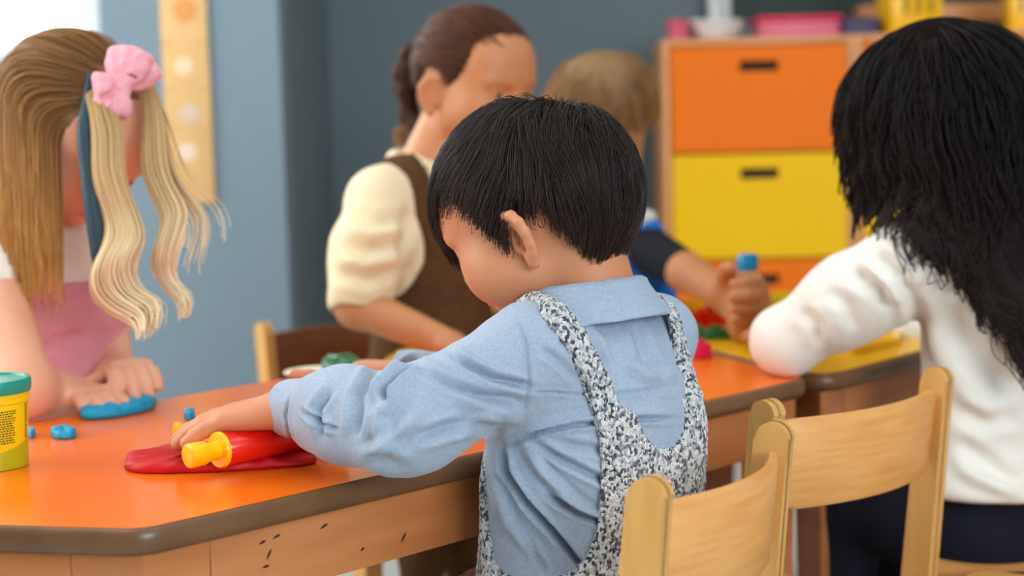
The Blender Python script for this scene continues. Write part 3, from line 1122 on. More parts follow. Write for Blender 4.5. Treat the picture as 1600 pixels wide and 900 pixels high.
# second table behind with a yellow top
t2a = T(1274, 592, TZ)[:2] + A(0.008, 0.004)
t2b = T(1412, 556, TZ)[:2]
u2 = unit(t2b - t2a)
t2b = t2a + u2 * 0.62
t2c = t2b + rot(u2, 100) * 0.55
e2 = rot(u, 68)
t2d = t2a + e2 * 0.62 + A(0.01, 0.0)
table('table', 'yellow topped table behind the boy where the dark haired girl leans', [t2a, t2b, t2c, t2d], M['lam2'])


# ------------------------------------------------------------------ chairs
def chair(label, origin, face, wid=0.275, group='beech children chairs', dz=0.0, back=0.535, seat_h=0.29, back_m='beech'):
    """origin = floor point under the middle of the backrest; face = facing direction"""
    f = unit((face[0], face[1], 0))
    r = thing('child_chair', label, 'chair', (float(origin[0]), float(origin[1]), 0), group, math.atan2(f[1], f[0]) - math.pi / 2)
    # local: x across, y forward, z up
    for sx in (-1, 1):
        prof = []
        W1, W0 = 0.0155, 0.021
        rake = lambda z: -0.055 + 0.07 * min(1, z / seat_h) if z < seat_h else 0.015 - (z - seat_h) * 0.10
        zs = np.linspace(0, back - W1, 12)
        fr_ = [(rake(z) + (W0 + (W1 - W0) * z / back), z) for z in zs]
        bk = [(rake(z) - (W0 + (W1 - W0) * z / back), z) for z in zs]
        top = [(rake(back) + W1 * math.cos(t), back - W1 + W1 * math.sin(t)) for t in np.linspace(0.1, math.pi - 0.1, 10)]
        poly = fr_ + top + bk[::-1]
        bm = bmesh.new()
        x0 = sx * (wid / 2)
        va = [bm.verts.new((x0 - 0.0085, p[0] + 0.04, p[1])) for p in poly]
        vb = [bm.verts.new((x0 + 0.0085, p[0] + 0.04, p[1])) for p in poly]
        bm.faces.new(va)
        bm.faces.new(vb[::-1])
        for i in range(len(poly)):
            j = (i + 1) % len(poly)
            bm.faces.new((va[i], vb[i], vb[j], va[j]))
        po = bmobj('post', bm, M['beech2'], r, bevel=0.0045, seg=3)
        # darker ply line round the edge of the post
        bm = bmesh.new()
        po_in = [A(*p) for p in poly]
        c = sum(po_in) / len(po_in)
        ring = []
        for xx in (x0 - 0.0018, x0 + 0.0018):
            ring.append([bm.verts.new((xx, p[0] + 0.04 + 0.0004 * np.sign(p[0] - rake(min(p[1], back))), p[1] + (0.0004 if p[1] > back - W1 else 0))) for p in po_in])
        for i in range(len(po_in)):
            j = (i + 1) % len(po_in)
            bm.faces.new((ring[0][i], ring[1][i], ring[1][j], ring[0][j]))
        bmobj('ply_edge', bm, M['ply'], po)
    # curved backrest
    n, Hh, th = 36, 0.092, 0.011
    zc = back - 0.022 - Hh / 2
    V, Fc = [], []
    half = wid / 2 - 0.009
    for i in range(n + 1):
        s = -1 + 2 * i / n
        x = s * half
        y = 0.0 + 0.04 - 0.008 - 0.030 * (1 - s * s)
        e = half - abs(x)
        rc = 0.026
        cut = rc - math.sqrt(max(rc * rc - max(rc - e, 0) ** 2, 0))
        z0, z1 = zc - Hh / 2 + cut, zc + Hh / 2 - 0.25 * cut
        t2 = th / 2
        for dy, z in ((-t2 * 0.5, z0), (t2 * 0.5, z0), (t2, z0 + 0.004), (t2, z1 - 0.004), (t2 * 0.5, z1), (-t2 * 0.5, z1), (-t2, z1 - 0.004), (-t2, z0 + 0.004)):
            V.append((x, y + dy - (z - zc) * 0.10, z))
    for i in range(n):
        for k in range(8):
            l = (k + 1) % 8
            Fc.append((i * 8 + k, i * 8 + l, (i + 1) * 8 + l, (i + 1) * 8 + k)[::-1])
    Fc += [tuple(range(8)), tuple(n * 8 + k for k in range(8))[::-1]]
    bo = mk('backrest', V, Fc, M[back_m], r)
    bo.data.set_sharp_from_angle(angle=math.radians(50))
    # seat
    sp = rounded([(-wid / 2 + 0.012, 0.045), (wid / 2 - 0.012, 0.045), (wid / 2 + 0.008, 0.33), (-wid / 2 - 0.008, 0.33)], 0, 0.03, 6)
    prism('seat', sp, seat_h - 0.016, seat_h, M['beech'], r, bevel=0.004)
    for sx in (-1, 1):
        bm = bmesh.new()
        ct, cb = A(sx * (wid / 2 - 0.012), 0.295), A(sx * (wid / 2 - 0.004), 0.31)
        W = 0.017
        tp = [bm.verts.new((ct[0] + a * W, ct[1] + b * W, seat_h - 0.017)) for a, b in ((-1, -1), (1, -1), (1, 1), (-1, 1))]
        bt = [bm.verts.new((cb[0] + a * W * 0.85, cb[1] + b * W * 0.85, 0)) for a, b in ((-1, -1), (1, -1), (1, 1), (-1, 1))]
        bm.faces.new(tp)
        bm.faces.new(bt[::-1])
        for k in range(4):
            bm.faces.new((tp[k], bt[k], bt[(k + 1) % 4], tp[(k + 1) % 4]))
        bmobj('leg', bm, M['beech2'], r, bevel=0.003)
        box('side_rail', (sx * (wid / 2 - 0.018), 0.17, seat_h - 0.040), (0.016, 0.22, 0.045), M['beech2'], r, 0.002)
    box('front_rail', (0, 0.285, seat_h - 0.040), (wid - 0.06, 0.016, 0.045), M['beech2'], r, 0.002)
    return r


# backrest ends seen in the photograph
c1a, c1b = P(1012, 800, 1.10), P(1207, 720, 1.30)
m1 = (c1a + c1b) / 2
d1 = unit((c1b - c1a)[:2])
f1 = A(-d1[1], d1[0])
z1 = float(P(1012, 742, 1.10)[2])
chair('beech child chair the boy in the knit dungarees sits on', m1[:2] - f1 * 0.03, f1, float(np.linalg.norm((c1b - c1a)[:2])), back=z1, seat_h=0.265)
c2a, c2b = P(1197, 680, 1.43), P(1462, 630, 1.60)
m2 = (c2a + c2b) / 2
d2 = unit((c2b - c2a)[:2])
f2 = A(-d2[1], d2[0])
chair('empty beech child chair standing between the boy and the dark haired girl', m2[:2] - f2 * 0.03, f2, float(np.linalg.norm((c2b - c2a)[:2])), back=float(P(1197, 622, 1.43)[2]), seat_h=0.262)
c3a, c3b = P(398, 560, 2.42), P(640, 560, 2.62)
d3 = unit((c3b - c3a)[:2])
f3 = A(d3[1], -d3[0])
chair('child chair with shade-darkened backrest behind the girl in the brown pinafore', ((c3a + c3b) / 2)[:2] , f3, float(np.linalg.norm((c3b - c3a)[:2])), back=float(P(398, 500, 2.42)[2]), back_m='beech_shaded')
g4 = P(1548, 812, 1.83)
f4 = unit(A(-0.80, 0.60))
chair('beech child chair under the dark haired girl in the white top', A(g4[0], g4[1]) - f4 * 0.29, f4, back=0.5)
s4 = P(1500, 866, 1.69)
f5 = unit(A(-1.0, 0.06))
r5 = A(f5[1], -f5[0])
chair('empty beech chair whose seat corner shows at the lower right corner', A(s4[0], s4[1]) - r5 * 0.145 - f5 * 0.33, f5, back=0.5)

# ------------------------------------------------------------------ things on the orange table
tc_ = T(-9, 728, TZ)
tubo = thing('dough_tub', 'yellow dough tub with teal lid and printed text at the near table corner', 'tub', (float(tc_[0]), float(tc_[1]), TZ + 0.0005))
s_ = 0.081 / 0.081
lathe('container', [(0, 0.003), (0.027, 0.003), (0.0285, 0), (0.031, 0.0), (0.0315, 0.003), (0.0319, 0.0165)], M['tubg'], tubo)
lathe('label_wrap', [(0.0318, 0.016), (0.03190, 0.0163), (0.0342, 0.060), (0.0342, 0.0612), (0.0356, 0.0622), (0.0356, 0.074), (0.034, 0.0745)], M['tub'], tubo)
lathe('lid', [(0.034, 0.071), (0.0370, 0.071), (0.0378, 0.073), (0.0380, 0.081), (0.0372, 0.0835), (0.0350, 0.0838), (0.0338, 0.0815), (0, 0.0812)], M['teal'], tubo, 64)
# blocks of fine print on the curved label, in rows that run round the tub
def print_block(a0, a1, z0, z1, rows, seed):
    rr = random.Random(seed)
    V, Fc = [], []
    for j in range(rows):
        z = z1 - (z1 - z0) * j / rows
        hgt = (z1 - z0) / rows * 0.55
        a = a0
        end = a1 - (a1 - a0) * rr.uniform(0, 0.22)
        while a < end:
            ln = min(rr.uniform(0.03, 0.09), end - a)
            k = 3
            for q in range(k):
                for zz in (z, z - hgt):
                    for q2 in (a + ln * q / k, a + ln * (q + 1) / k):
                        rad = 0.0324 + (zz - 0.026) * (0.0018 / 0.034) + 0.00012
                        V.append((rad * math.sin(q2), -rad * math.cos(q2), zz))
                b = len(V) - 4
                Fc.append((b, b + 2, b + 3, b + 1))
            a += ln + 0.022
    o = mk('fine_print', V, Fc, M['ink'], tubo)
    return o
print_block(0.49, 1.06, 0.024, 0.056, 14, 1)
print_block(1.42, 1.62, 0.026, 0.060, 15, 2)
# olive wedge of the label rising to the front
V, Fc = [], []
for i in range(25):
    a = -0.3 + 2.2 * i / 24
    zt = 0.0165 + 0.010 * max(0, min(1, (a - 0.5) / 1.2))
    for zz in (0.0150, zt):
        rad = 0.0324 + (zz - 0.026) * (0.0018 / 0.034) + 0.00008
        V.append((rad * math.sin(a), -rad * math.cos(a), zz))
for i in range(24):
    Fc.append((2 * i, 2 * i + 2, 2 * i + 3, 2 * i + 1))
mk('label_print', V, Fc, M['tubg'], tubo)


def dough(name, label, outline, h, m, seed, edge=0.6, cat='dough', res=40, lump=0.5, group=None):
    """flattened lump: outline on the table in pixels of the photograph, domed and creased"""
    pts = [T(px, py, TZ)[:2] for px, py in outline]
    c = sum(pts) / len(pts)
    rad = []
    V, Fc = [], []
    na, nr = 96, 14
    P2 = np.array([p - c for p in pts])
    ang = np.unwrap(np.arctan2(P2[:, 1], P2[:, 0]))
    if ang[-1] < ang[0]:
        P2 = P2[::-1]
    cl = np.concatenate([P2, P2[:1]])
    for _ in range(2):     # corner cutting
        q = []
        for i in range(len(cl) - 1):
            q += [cl[i] * 0.75 + cl[i + 1] * 0.25, cl[i] * 0.25 + cl[i + 1] * 0.75]
        cl = np.array(q + [q[0]])
    Ls = np.concatenate([[0], np.cumsum(np.linalg.norm(np.diff(cl, axis=0), axis=1))])
    prof = [(0.90, 0.0), (0.985, 0.06), (1.0, 0.30), (0.985, 0.62), (0.95, 0.85), (0.88, 0.98)] + [(0.88 * (1 - t), 1.0 + 0.12 * math.sin(t * 1.57)) for t in np.linspace(0.15, 0.96, 9)]
    for k, z in prof:
        for i in range(na):
            s = Ls[-1] * i / na
            x, y = np.interp(s, Ls, cl[:, 0]), np.interp(s, Ls, cl[:, 1])
            nz = mnoise.noise(Vector((x * 60 + seed, y * 60, 0.3))) * 0.5 + mnoise.noise(Vector((x * 140 + seed, y * 140, 1.3))) * 0.3
            kk = k * (1 + 0.05 * mnoise.noise(Vector((i * 0.35, seed, 0)))) if k > 0.9 else k
            zz = z * h * (1 + lump * nz) if z > 0.2 else z * h
            V.append((x * kk, y * kk, zz))
    for j in range(len(prof) - 1):
        for i in range(na):
            k = (i + 1) % na
            Fc.append((j * na + i, j * na + k, (j + 1) * na + k, (j + 1) * na + i))
    Fc.append(tuple((len(prof) - 1) * na + i for i in range(na)))
    Fc.append(tuple(range(na))[::-1])
    o = mk(name, V, Fc, m)
    o.location = (float(c[0]), float(c[1]), TZ + 0.0006)
    tag(o, label, cat, group)
    return o


dough('red_dough_sheet', 'flattened red dough sheet under the rolling pin on the orange table',
      [(192, 736), (200, 730), (195, 722), (230, 712), (270, 705), (330, 700), (400, 690), (455, 690), (498, 716), (495, 727), (450, 732), (380, 737), (300, 741), (215, 742)], 0.0085, M['red'], 3, lump=1.3)
dough('blue_dough_lump', 'large flattened blue dough lump under the blond girl\'s hands',
      [(122, 652), (128, 640), (150, 634), (190, 628), (222, 618), (244, 628), (243, 640), (215, 648), (170, 656), (130, 658)], 0.013, M['cyan'], 9)
dough('blue_dough_bit', 'small rolled blue dough bit lying alone beside the tub', [(77, 680), (84, 675), (112, 675), (122, 680), (114, 687), (86, 688)], 0.008, M['cyan'], 4, group='small blue dough bits')
dough('blue_dough_bit', 'tiny blue dough crumb touching the tub outline', [(44, 680), (50, 675), (57, 679), (52, 686), (45, 686)], 0.007, M['cyan'], 5, group='small blue dough bits')
dough('blue_dough_bit', 'tiny blue dough bit behind the boy\'s fingertips', [(286, 655), (292, 648), (304, 648), (306, 655), (296, 660)], 0.008, M['cyan'], 6, group='small blue dough bits')


# rolling pin: yellow handles, red barrel
def rolling_pin(label, p0, axis, barrel_len, rb, name='rolling_pin', hl=0.036):
    """p0 = middle of the near end of the handle"""
    r = thing(name, label, 'rolling pin', tuple(map(float, p0)), 'toy rolling pins')
    ax = Vector((axis[0], axis[1], 0)).normalized()
    q = Vector((0, 0, 1)).rotation_difference(ax)
    r.rotation_mode = 'QUATERNION'
    r.rotation_quaternion = q
    hp = lambda o, s: [(0, o), (0.0085, o), (0.0108, o + s * 0.0012), (0.0112, o + s * 0.003), (0.0108, o + s * 0.016), (0.0088, o + s * 0.021), (0.0078, o + s * 0.027), (0.0082, o + s * (hl - 0.005)), (rb - 0.001, o + s * (hl - 0.0045)), (rb, o + s * (hl - 0.003)), (rb, o + s * (hl - 0.0005)), (0, o + s * hl)]
    lathe('handle', hp(0, 1), M['yelp'], r, 32)
    e = 2 * hl + barrel_len
    lathe('handle', hp(e, -1)[::-1], M['yelp'], r, 32)
    rb2 = rb * 0.93
    lathe('barrel', [(0, hl), (rb2 - 0.0012, hl), (rb2, hl + 0.0015), (rb2, hl + barrel_len - 0.0015), (rb2 - 0.0012, hl + barrel_len), (0, hl + barrel_len)], M['redp'], r, 40)
    return r


RB = 0.0165
zc_ = TZ + 0.0085 + RB
pa, pb = T(293, 713, zc_), T(455, 680, zc_)
rax = unit((pb - pa)[:2])
rolling_pin('toy rolling pin with red barrel and yellow handles under the boy\'s hand', pa, rax, 0.105, RB)
pc = T(274, 680, TZ + 0.013)
t2 = thing('play_dough_tool', 'small yellow plastic tool poking out beneath the boy\'s fingertips', 'toy tool', tuple(map(float, pc)))
t2.rotation_mode = 'QUATERNION'
t2.rotation_quaternion = Vector((0, 0, 1)).rotation_difference(Vector((0.86, 0.45, 0.02)).normalized())
lathe('knob', [(0, 0), (0.010, 0), (0.0125, 0.001), (0.0128, 0.0025), (0.0125, 0.006), (0.011, 0.0075), (0.007, 0.0085)], M['yelp'], t2, 28)
lathe('shaft', [(0.0068, 0.008), (0.0062, 0.014), (0.006, 0.05), (0.0045, 0.053), (0, 0.0535)], M['yelp'], t2, 24)

# plate and green lump at the far side, sheets and bricks on the second table
pp_ = T(498, 590, TZ)
pl_ = thing('round_card', 'round cream plate with a green lump near the far table edge', 'plate', (float(pp_[0]), float(pp_[1]), TZ + 0.0005))
lathe('plate', [(0, 0.001), (0.030, 0.001), (0.036, 0.0025), (0.044, 0.007), (0.0445, 0.0085), (0.043, 0.0085), (0.034, 0.004), (0, 0.003)], M['paper'], pl_, 48)
dough('green_dough_lump', 'dark green dough lump lying beside the round cream plate', [(500, 583), (508, 572), (535, 567), (562, 570), (566, 580), (540, 588), (515, 590)], 0.014, M['green'], 12)


def sheet(name, label, px, m, h=0.003, cat='sheet', group=None):
    pts = [T(x, y, TZ + 0.0005)[:2] for x, y in px]
    ar = sum(pts[i][0] * pts[(i + 1) % len(pts)][1] - pts[i][1] * pts[(i + 1) % len(pts)][0] for i in range(len(pts)))
    if ar < 0:
        pts = pts[::-1]
    c = sum(pts) / len(pts)
    o = prism(name, rounded([p - c for p in pts], 0, 0.006, 4), 0, h, m, None, bevel=min(0.0012, h * 0.3))
    o.location = (float(c[0]), float(c[1]), TZ + 0.0006)
    tag(o, label, cat, group)
    return o


sheet('yellow_play_mat', 'yellow plastic work mat on the orange table before the pinafore girl', [(600, 566), (622, 549), (705, 538), (760, 545), (700, 562)], M['lam2'], 0.003, 'mat')


def brick(label, px, py, sz, m, rotz, dz=0.0, group='toy building bricks on the second table'):
    p = T(px, py, TZ + dz)
    r = thing('toy_brick', label, 'toy brick', (float(p[0]), float(p[1]), TZ + 0.0006 + dz), group, rotz)
    box('brick_body', (0, 0, sz[2] / 2), sz, m, r, 0.002)
    k = max(1, int(sz[0] / 0.024))
    for i in range(k):
        lathe('stud', [(0.0078, 0), (0.0078, 0.0045), (0.007, 0.0052), (0, 0.0052)], m, r, 18, Matrix.Translation(((i - (k - 1) / 2) * sz[0] / k, 0, sz[2])))
    return r


yb = thing('yellow_tray', 'shallow yellow toy tray behind the toy bricks', 'tray', tuple(map(float, (*T(1120, 492, TZ)[:2], TZ + 0.0006))), None, 0.4)
box('tray_floor', (0, 0, 0.003), (0.16, 0.10, 0.006), M['yelp'], yb, 0.002)
for sx, sy, lx, ly in ((0, -1, 0.16, 0.006), (0, 1, 0.16, 0.006), (-1, 0, 0.006, 0.10), (1, 0, 0.006, 0.10)):
    box('tray_rim', (sx * 0.08, sy * 0.05, 0.010), (lx, ly, 0.02), M['yelp'], yb, 0.002)
brick('red toy brick in the row before the yellow tray, nearer the boy\'s shoulder', 1085, 510, (0.05, 0.025, 0.022), M['redp'], 0.3)
brick('red toy brick beside the girl\'s hand, right one of the red pair', 1120, 508, (0.05, 0.025, 0.026), M['redp'], 0.5)
brick('long dark green toy brick lying in front of the red bricks', 1104, 530, (0.10, 0.022, 0.014), M['green'], 0.05)
brick('magenta toy brick standing nearest the boy\'s strap', 1093, 560, (0.026, 0.024, 0.020), M['magenta'], 0.3)
sheet('folded_yellow_cloth', 'yellow folder lying at the table edge under the white sleeve', [(1330, 556), (1342, 532), (1404, 520), (1408, 538)], M['yelp'], 0.010, 'folder')
yc = P(1248, 470, 2.2)
yk = thing('yellow_toy_box', 'open yellow toy box beyond the white sleeve on the second table', 'box', (float(yc[0]), float(yc[1]), TZ + 0.0006), None, 0.15)
box('box_floor', (0, 0, 0.003), (0.10, 0.07, 0.006), M['yelp'], yk)
for sx, sy, lx, ly in ((0, -1, 0.10, 0.005), (0, 1, 0.10, 0.005), (-1, 0, 0.005, 0.07), (1, 0, 0.005, 0.07)):
    box('box_side', (sx * 0.05, sy * 0.035, 0.028), (lx, ly, 0.056), M['tub'], yk, 0.0015)

# ------------------------------------------------------------------ people
def person(label, at_):
    return thing('person', label, 'person', (float(at_[0]), float(at_[1]), 0))


def fix_parent(r):
    """parts were modelled in room coordinates"""
    inv = Matrix.Translation(-r.location)
    for o in COL.objects:
        if o.parent == r:
            o.matrix_parent_inverse = inv


def legs_and_shoes(r, hips, f, l, m, seat=True, knee_f=0.20, hip_w=0.052, zk=0.33, rth=0.058, name='trousers', foot_back=0.0, h=0.006, z_hip=None):
    fd = Field(np.minimum(hips, hips) - A(0.40, 0.40, hips[2] + 0.02), hips + A(0.40, 0.40, 0.16), h)
    fl = A(*f, 0)
    lf = A(*l, 0)
    for s in (1, -1):
        hp = hips + lf * hip_w * s
        if seat:
            kn = hp + fl * knee_f
            kn[2] = zk
            an = kn + fl * (0.02 - foot_back)
            an[2] = 0.09
        else:
            kn = hp + fl * 0.015
            kn[2] = hips[2] * 0.52
            an = hp.copy()
            an[2] = 0.09
        fd.chain([hp, kn, an], [rth + 0.012, rth * 0.85, rth * 0.62], 0.02)
        sh = Field(an - 0.14, an + 0.14, 0.004)
        sh.cap(an - A(0, 0, 0.055) - fl * 0.02, an - A(0, 0, 0.060) + fl * 0.075, 0.028, 0.024, 0.01)
        sh.cap(an - A(0, 0, 0.05), an - A(0, 0, 0.01), 0.030, 0.032, 0.02)
        v = an.copy()
        sh.put(an - 0.14, an + 0.14, lambda x, y, z: (z - 0.0) + 0 * x + 0 * y, 0.002, 's') if False else None
        build('shoe', sh, M['shoe'], r)
    fd.ell(hips + A(0, 0, 0.0), (0.10, 0.115, 0.075), np.stack([fl, lf, A(0, 0, 1)]), 0.03)
    build(name, fd, m, r)


def eyes(r, fr):
    for sg in (1, -1):
        e = lathe('eye', [(0.011 * fr.s * math.sin(t), -0.011 * fr.s * math.cos(t)) for t in np.linspace(0, math.pi, 10)], M['eyew'], r, 16)
        e.location = tuple(map(float, fr(0.0718, 0.029 * sg, -0.0245)))
        i_ = lathe('iris', [(0, 0.0), (0.0055, 0.0), (0.005, 0.0012), (0, 0.0018)], M['iris'], e, 16)
        q = Vector((0, 0, 1)).rotation_difference(Vector(tuple(fr.F - 0.25 * fr.U)))
        i_.rotation_mode = 'QUATERNION'
        i_.rotation_quaternion = q
        i_.location = Vector(tuple(fr.F - 0.25 * fr.U)).normalized() * 0.0104 * fr.s


# ================================================================== the boy in the blue shirt
f2_ = unit(A(-0.72, 0.69))
f = A(*f2_, 0)
l = A(-f2_[1], f2_[0], 0)
BAX = np.stack([f, l, A(0, 0, 1)])
boy = person('boy in pale blue shirt and grey knit dungarees rolling red dough, seen from behind', (0.066, 1.352))
LOW = A(0.066, 1.352, 0.36)
Mid = A(0.080, 1.347, 0.610)
N = A(0.078, 1.362, 0.632)
SL, EL, WL = A(0.014, 1.285, 0.606), A(-0.085, 1.228, 0.562), A(-0.205, 1.322, 0.558)
SR, ER, WR = A(0.140, 1.435, 0.600), A(0.020, 1.54, 0.533), A(-0.165, 1.625, 0.535)
CR = P(632, 583, 1.60)

sh = Field((-0.24, 1.13, 0.27), (0.24, 1.66, 0.69), 0.0020)
sh.ell((0.078, 1.350, 0.530), (0.074, 0.100, 0.105), BAX, 0.03)
sh.ell((0.068, 1.350, 0.450), (0.083, 0.102, 0.15), BAX, 0.06)
sh.ell((0.069, 1.349, 0.350), (0.086, 0.110, 0.09), BAX, 0.06)
sh.cap(N - A(0, 0, 0.030), SL + A(0.006, 0.006, 0.0), 0.037, 0.039, 0.035)
sh.cap(N - A(0, 0, 0.030), SR + A(-0.006, -0.006, 0.0), 0.037, 0.039, 0.035)
sh.ell((0.060, 1.358, 0.552), (0.074, 0.092, 0.048), BAX, 0.03)
torso = sh.F.copy()
WLc = WL + (EL - WL) * 0.02
sh.chain([SL, EL], [0.043, 0.039], 0.030)
sh.chain([EL, EL + (WLc - EL) * 0.55, WLc], [0.039, 0.036, 0.0262], 0.03)
sh.chain([EL + A(-0.02, 0.0, -0.012), WL + (EL - WL) * 0.25 + A(0.0, 0.0, -0.022)], [0.032, 0.012], 0.02)
sh.chain([SR, ER], [0.039, 0.030], 0.02)
sh.chain([ER, CR], [0.030, 0.026], 0.02)
full = sh.F.copy()
dL = unit(WL - EL)
sh.cap(WLc + dL * 0.05, WLc - dL * 0.012, 0.0225, 0.0225, 0.003, 's')
dR = unit(CR - ER)
sh.cap(CR + dR * 0.05, CR - dR * 0.0, 0.0225, 0.0225, 0.003, 's')
sh.cap(N + A(-0.012, 0.012, 0.03), N + A(-0.012, 0.012, 0.08), 0.043, 0.05, 0.004, 's')

folds = [
    # arm
    ([(702, 548), (722, 566), (768, 590), (835, 606)], 8, -0.0055),
    ([(648, 566), (690, 596), (760, 622), (830, 632)], 10, -0.004),
    ([(655, 560), (622, 584), (600, 612), (603, 632)], 8, -0.0085),
    ([(590, 572), (560, 620), (553, 690)], 11, -0.0055),
    ([(625, 600), (590, 650), (600, 700), (650, 715)], 12, 0.003),
    ([(520, 605), (495, 640), (505, 690)], 9, -0.0035),
    ([(470, 640), (500, 662), (530, 672)], 5, -0.004),
    ([(640, 690), (700, 668), (780, 664)], 12, -0.004),
    ([(560, 715), (610, 690), (660, 640)], 10, 0.003),
    ([(690, 690), (760, 655), (830, 655)], 10, 0.003),
    ([(700, 620), (760, 640), (815, 640)], 12, 0.003),
    ([(452, 618), (447, 650), (455, 690)], 3, -0.0022),
    # armhole seam and yoke seam
    ([(808, 490), (822, 540), (826, 600), (815, 668)], 4, -0.0022),
    ([(826, 612), (900, 616), (960, 616), (1066, 600)], 3, -0.0018),
    # back
    ([(780, 700), (840, 676), (900, 664), (985, 655), (1062, 655)], 5, -0.0055),
    ([(800, 684), (870, 662), (960, 646), (1062, 640)], 8, 0.001),
    ([(900, 500), (930, 540), (945, 580)], 9, -0.0035),
    ([(990, 500), (1010, 560), (1050, 600)], 12, -0.003),
    ([(970, 560), (1010, 590), (1060, 585)], 9, 0.0025),
    ([(840, 540), (880, 570), (905, 600)], 9, -0.002),
    # under the arm
    ([(782, 690), (792, 735), (822, 782), (862, 828), (905, 880), (930, 910)], 7, -0.0085),
    ([(760, 700), (776, 760), (800, 820), (850, 875)], 10, 0.004),
    ([(815, 692), (850, 740), (900, 790), (960, 822)], 8, 0.0035),
    ([(830, 690), (880, 720), (930, 745), (975, 765)], 8, -0.004),
    ([(848, 770), (900, 800), (970, 828)], 7, -0.005),
    ([(860, 690), (920, 700), (985, 712)], 9, -0.0025),
    ([(820, 830), (840, 870), (860, 900)], 8, -0.003),
]
folds = [(p_, w_ * (0.72 if d_ < 0 else 0.9), d_ * 1.7) for p_, w_, d_ in folds]
build('shirt', sh, M['shirt'], boy, folds, 0.0013, 45)

# collar: folded band round the neck, lower at the throat
cc = N + A(-0.002, 0.000, 0.0115) + l * 0.006 + f * 0.006
cn = unit(A(0, 0, 1) + f * 0.13)
co = Field(cc - 0.10, cc + 0.10, 0.0022)


def collar_fn(x, y, z, flare=0.62, R0=0.0605, t=0.0034, hh=0.0190, up=0.0):
    X, Y, Z = x - cc[0], y - cc[1], z - cc[2]
    hgt = X * cn[0] + Y * cn[1] + Z * cn[2] - up
    rx, ry, rz = X - hgt * cn[0], Y - hgt * cn[1], Z - hgt * cn[2]
    fl_ = rx * f[0] + ry * f[1] + rz * f[2]
    ll = rx * l[0] + ry * l[1] + rz * l[2]
    rho = np.sqrt(fl_ ** 2 + (ll / 1.14) ** 2)
    R = R0 - flare * hgt
    d = np.maximum(np.abs(rho - R) - t, np.abs(hgt) - hh)
    gap = 0.012 - np.sqrt(ll ** 2 + 0 * fl_) * 1.0
    d = np.where(fl_ > 0.02, np.maximum(d, gap), d)
    return d.astype(np.float32)


co.put(cc - 0.1, cc + 0.1, collar_fn, 0.002)
co.put(cc - 0.1, cc + 0.1, lambda x, y, z: collar_fn(x, y, z, 0.05, 0.0540, 0.0028, 0.016, 0.0), 0.004)
build('collar', co, M['shirt'], boy, [([(845, 470), (900, 463), (1005, 470)], 3, -0.0008)], 0.0008, 45)

# knit dungarees: body, bib with side openings, straps over the shoulders
du = Field(sh.lo, (0.24, 1.66, 0.69), 0.0020)
du.F = torso - 0.0065
TC = A(0.066, 1.352)


def fl_of(x, y):
    return (x - TC[0]) * f[0] + (y - TC[1]) * f[1], (x - TC[0]) * l[0] + (y - TC[1]) * l[1]


def side_open(x, y, z):
    a, b = fl_of(x, y)
    rf, rz, f0, z0 = 0.063, 0.172, -0.013, 0.585
    ff_ = np.clip(0.046 + (z - 0.45) * 0.42, 0.040, 0.11)
    a = np.where(a > f0, f0 + (a - f0) * (rf / (ff_ - f0)), a)
    d = ((np.abs((a - f0) / rf) ** 4 + np.abs((z - z0) / rz) ** 4) ** 0.25 - 1) * rf
    return np.maximum(d, 0.057 - np.abs(b)).astype(np.float32)


def above(x, y, z):
    a, b = fl_of(x, y)
    return np.where(a < 0.0, 0.560 - z + 0 * b, 0.565 - z + 0 * b).astype(np.float32)


def neck_u(x, y, z):
    a, b = fl_of(x, y)
    zz = np.clip(z, 0.553, 1.0)
    d = np.sqrt(b ** 2 + (z - zz) ** 2) - 0.0335
    return (d + 0 * a).astype(np.float32)


lo_, hi_ = sh.lo, A(0.24, 1.66, 0.69)
du.put(lo_, hi_, side_open, 0.010, 's')
du.put(lo_, hi_, above, 0.012, 's')
du.put(lo_, hi_, neck_u, 0.006, 's')
shf = Field(sh.lo, hi_, 0.0020)
shf.F = full
strap_px = [(866, 490), (876, 503), (892, 524), (912, 560), (932, 602), (950, 650), (966, 695), (978, 730)]
sp_ = [shf.hit(*q) for q in strap_px]
sp_ = [q for q in sp_ if q is not None]
top_l = A(*(TC + f2_ * 0.035), 0) + l * 0.046 + A(0, 0, 0.650)
fr_l = A(*(TC + f2_ * 0.085), 0) + l * 0.055 + A(0, 0, 0.56)
sp_ = [fr_l, top_l] + sp_


def mirror(p):
    d = p - A(*TC, 0)
    return p - 2 * (d @ l) * l


for side in (0, 1):
    ch_ = [mirror(p) if side else p for p in sp_]
    st = Field(sh.lo, hi_, 0.0020)
    st.chain(ch_, [0.0128] * len(ch_), 0.004)
    st.F = np.maximum(st.F, np.abs(full - 0.0035) - 0.0048)
    hh_ = np.clip(0.5 + 0.5 * (du.F - st.F) / 0.010, 0, 1)
    du.F = du.F * (1 - hh_) + st.F * hh_ - 0.010 * hh_ * (1 - hh_)
build('knit_dungarees', du, M['knit'], boy, None, 0.0014, 190)
legs_and_shoes(boy, A(0.066, 1.352, 0.338), f2_, l[:2], M['knit'], True, 0.19, 0.052, 0.302, 0.046, 'dungaree_legs')

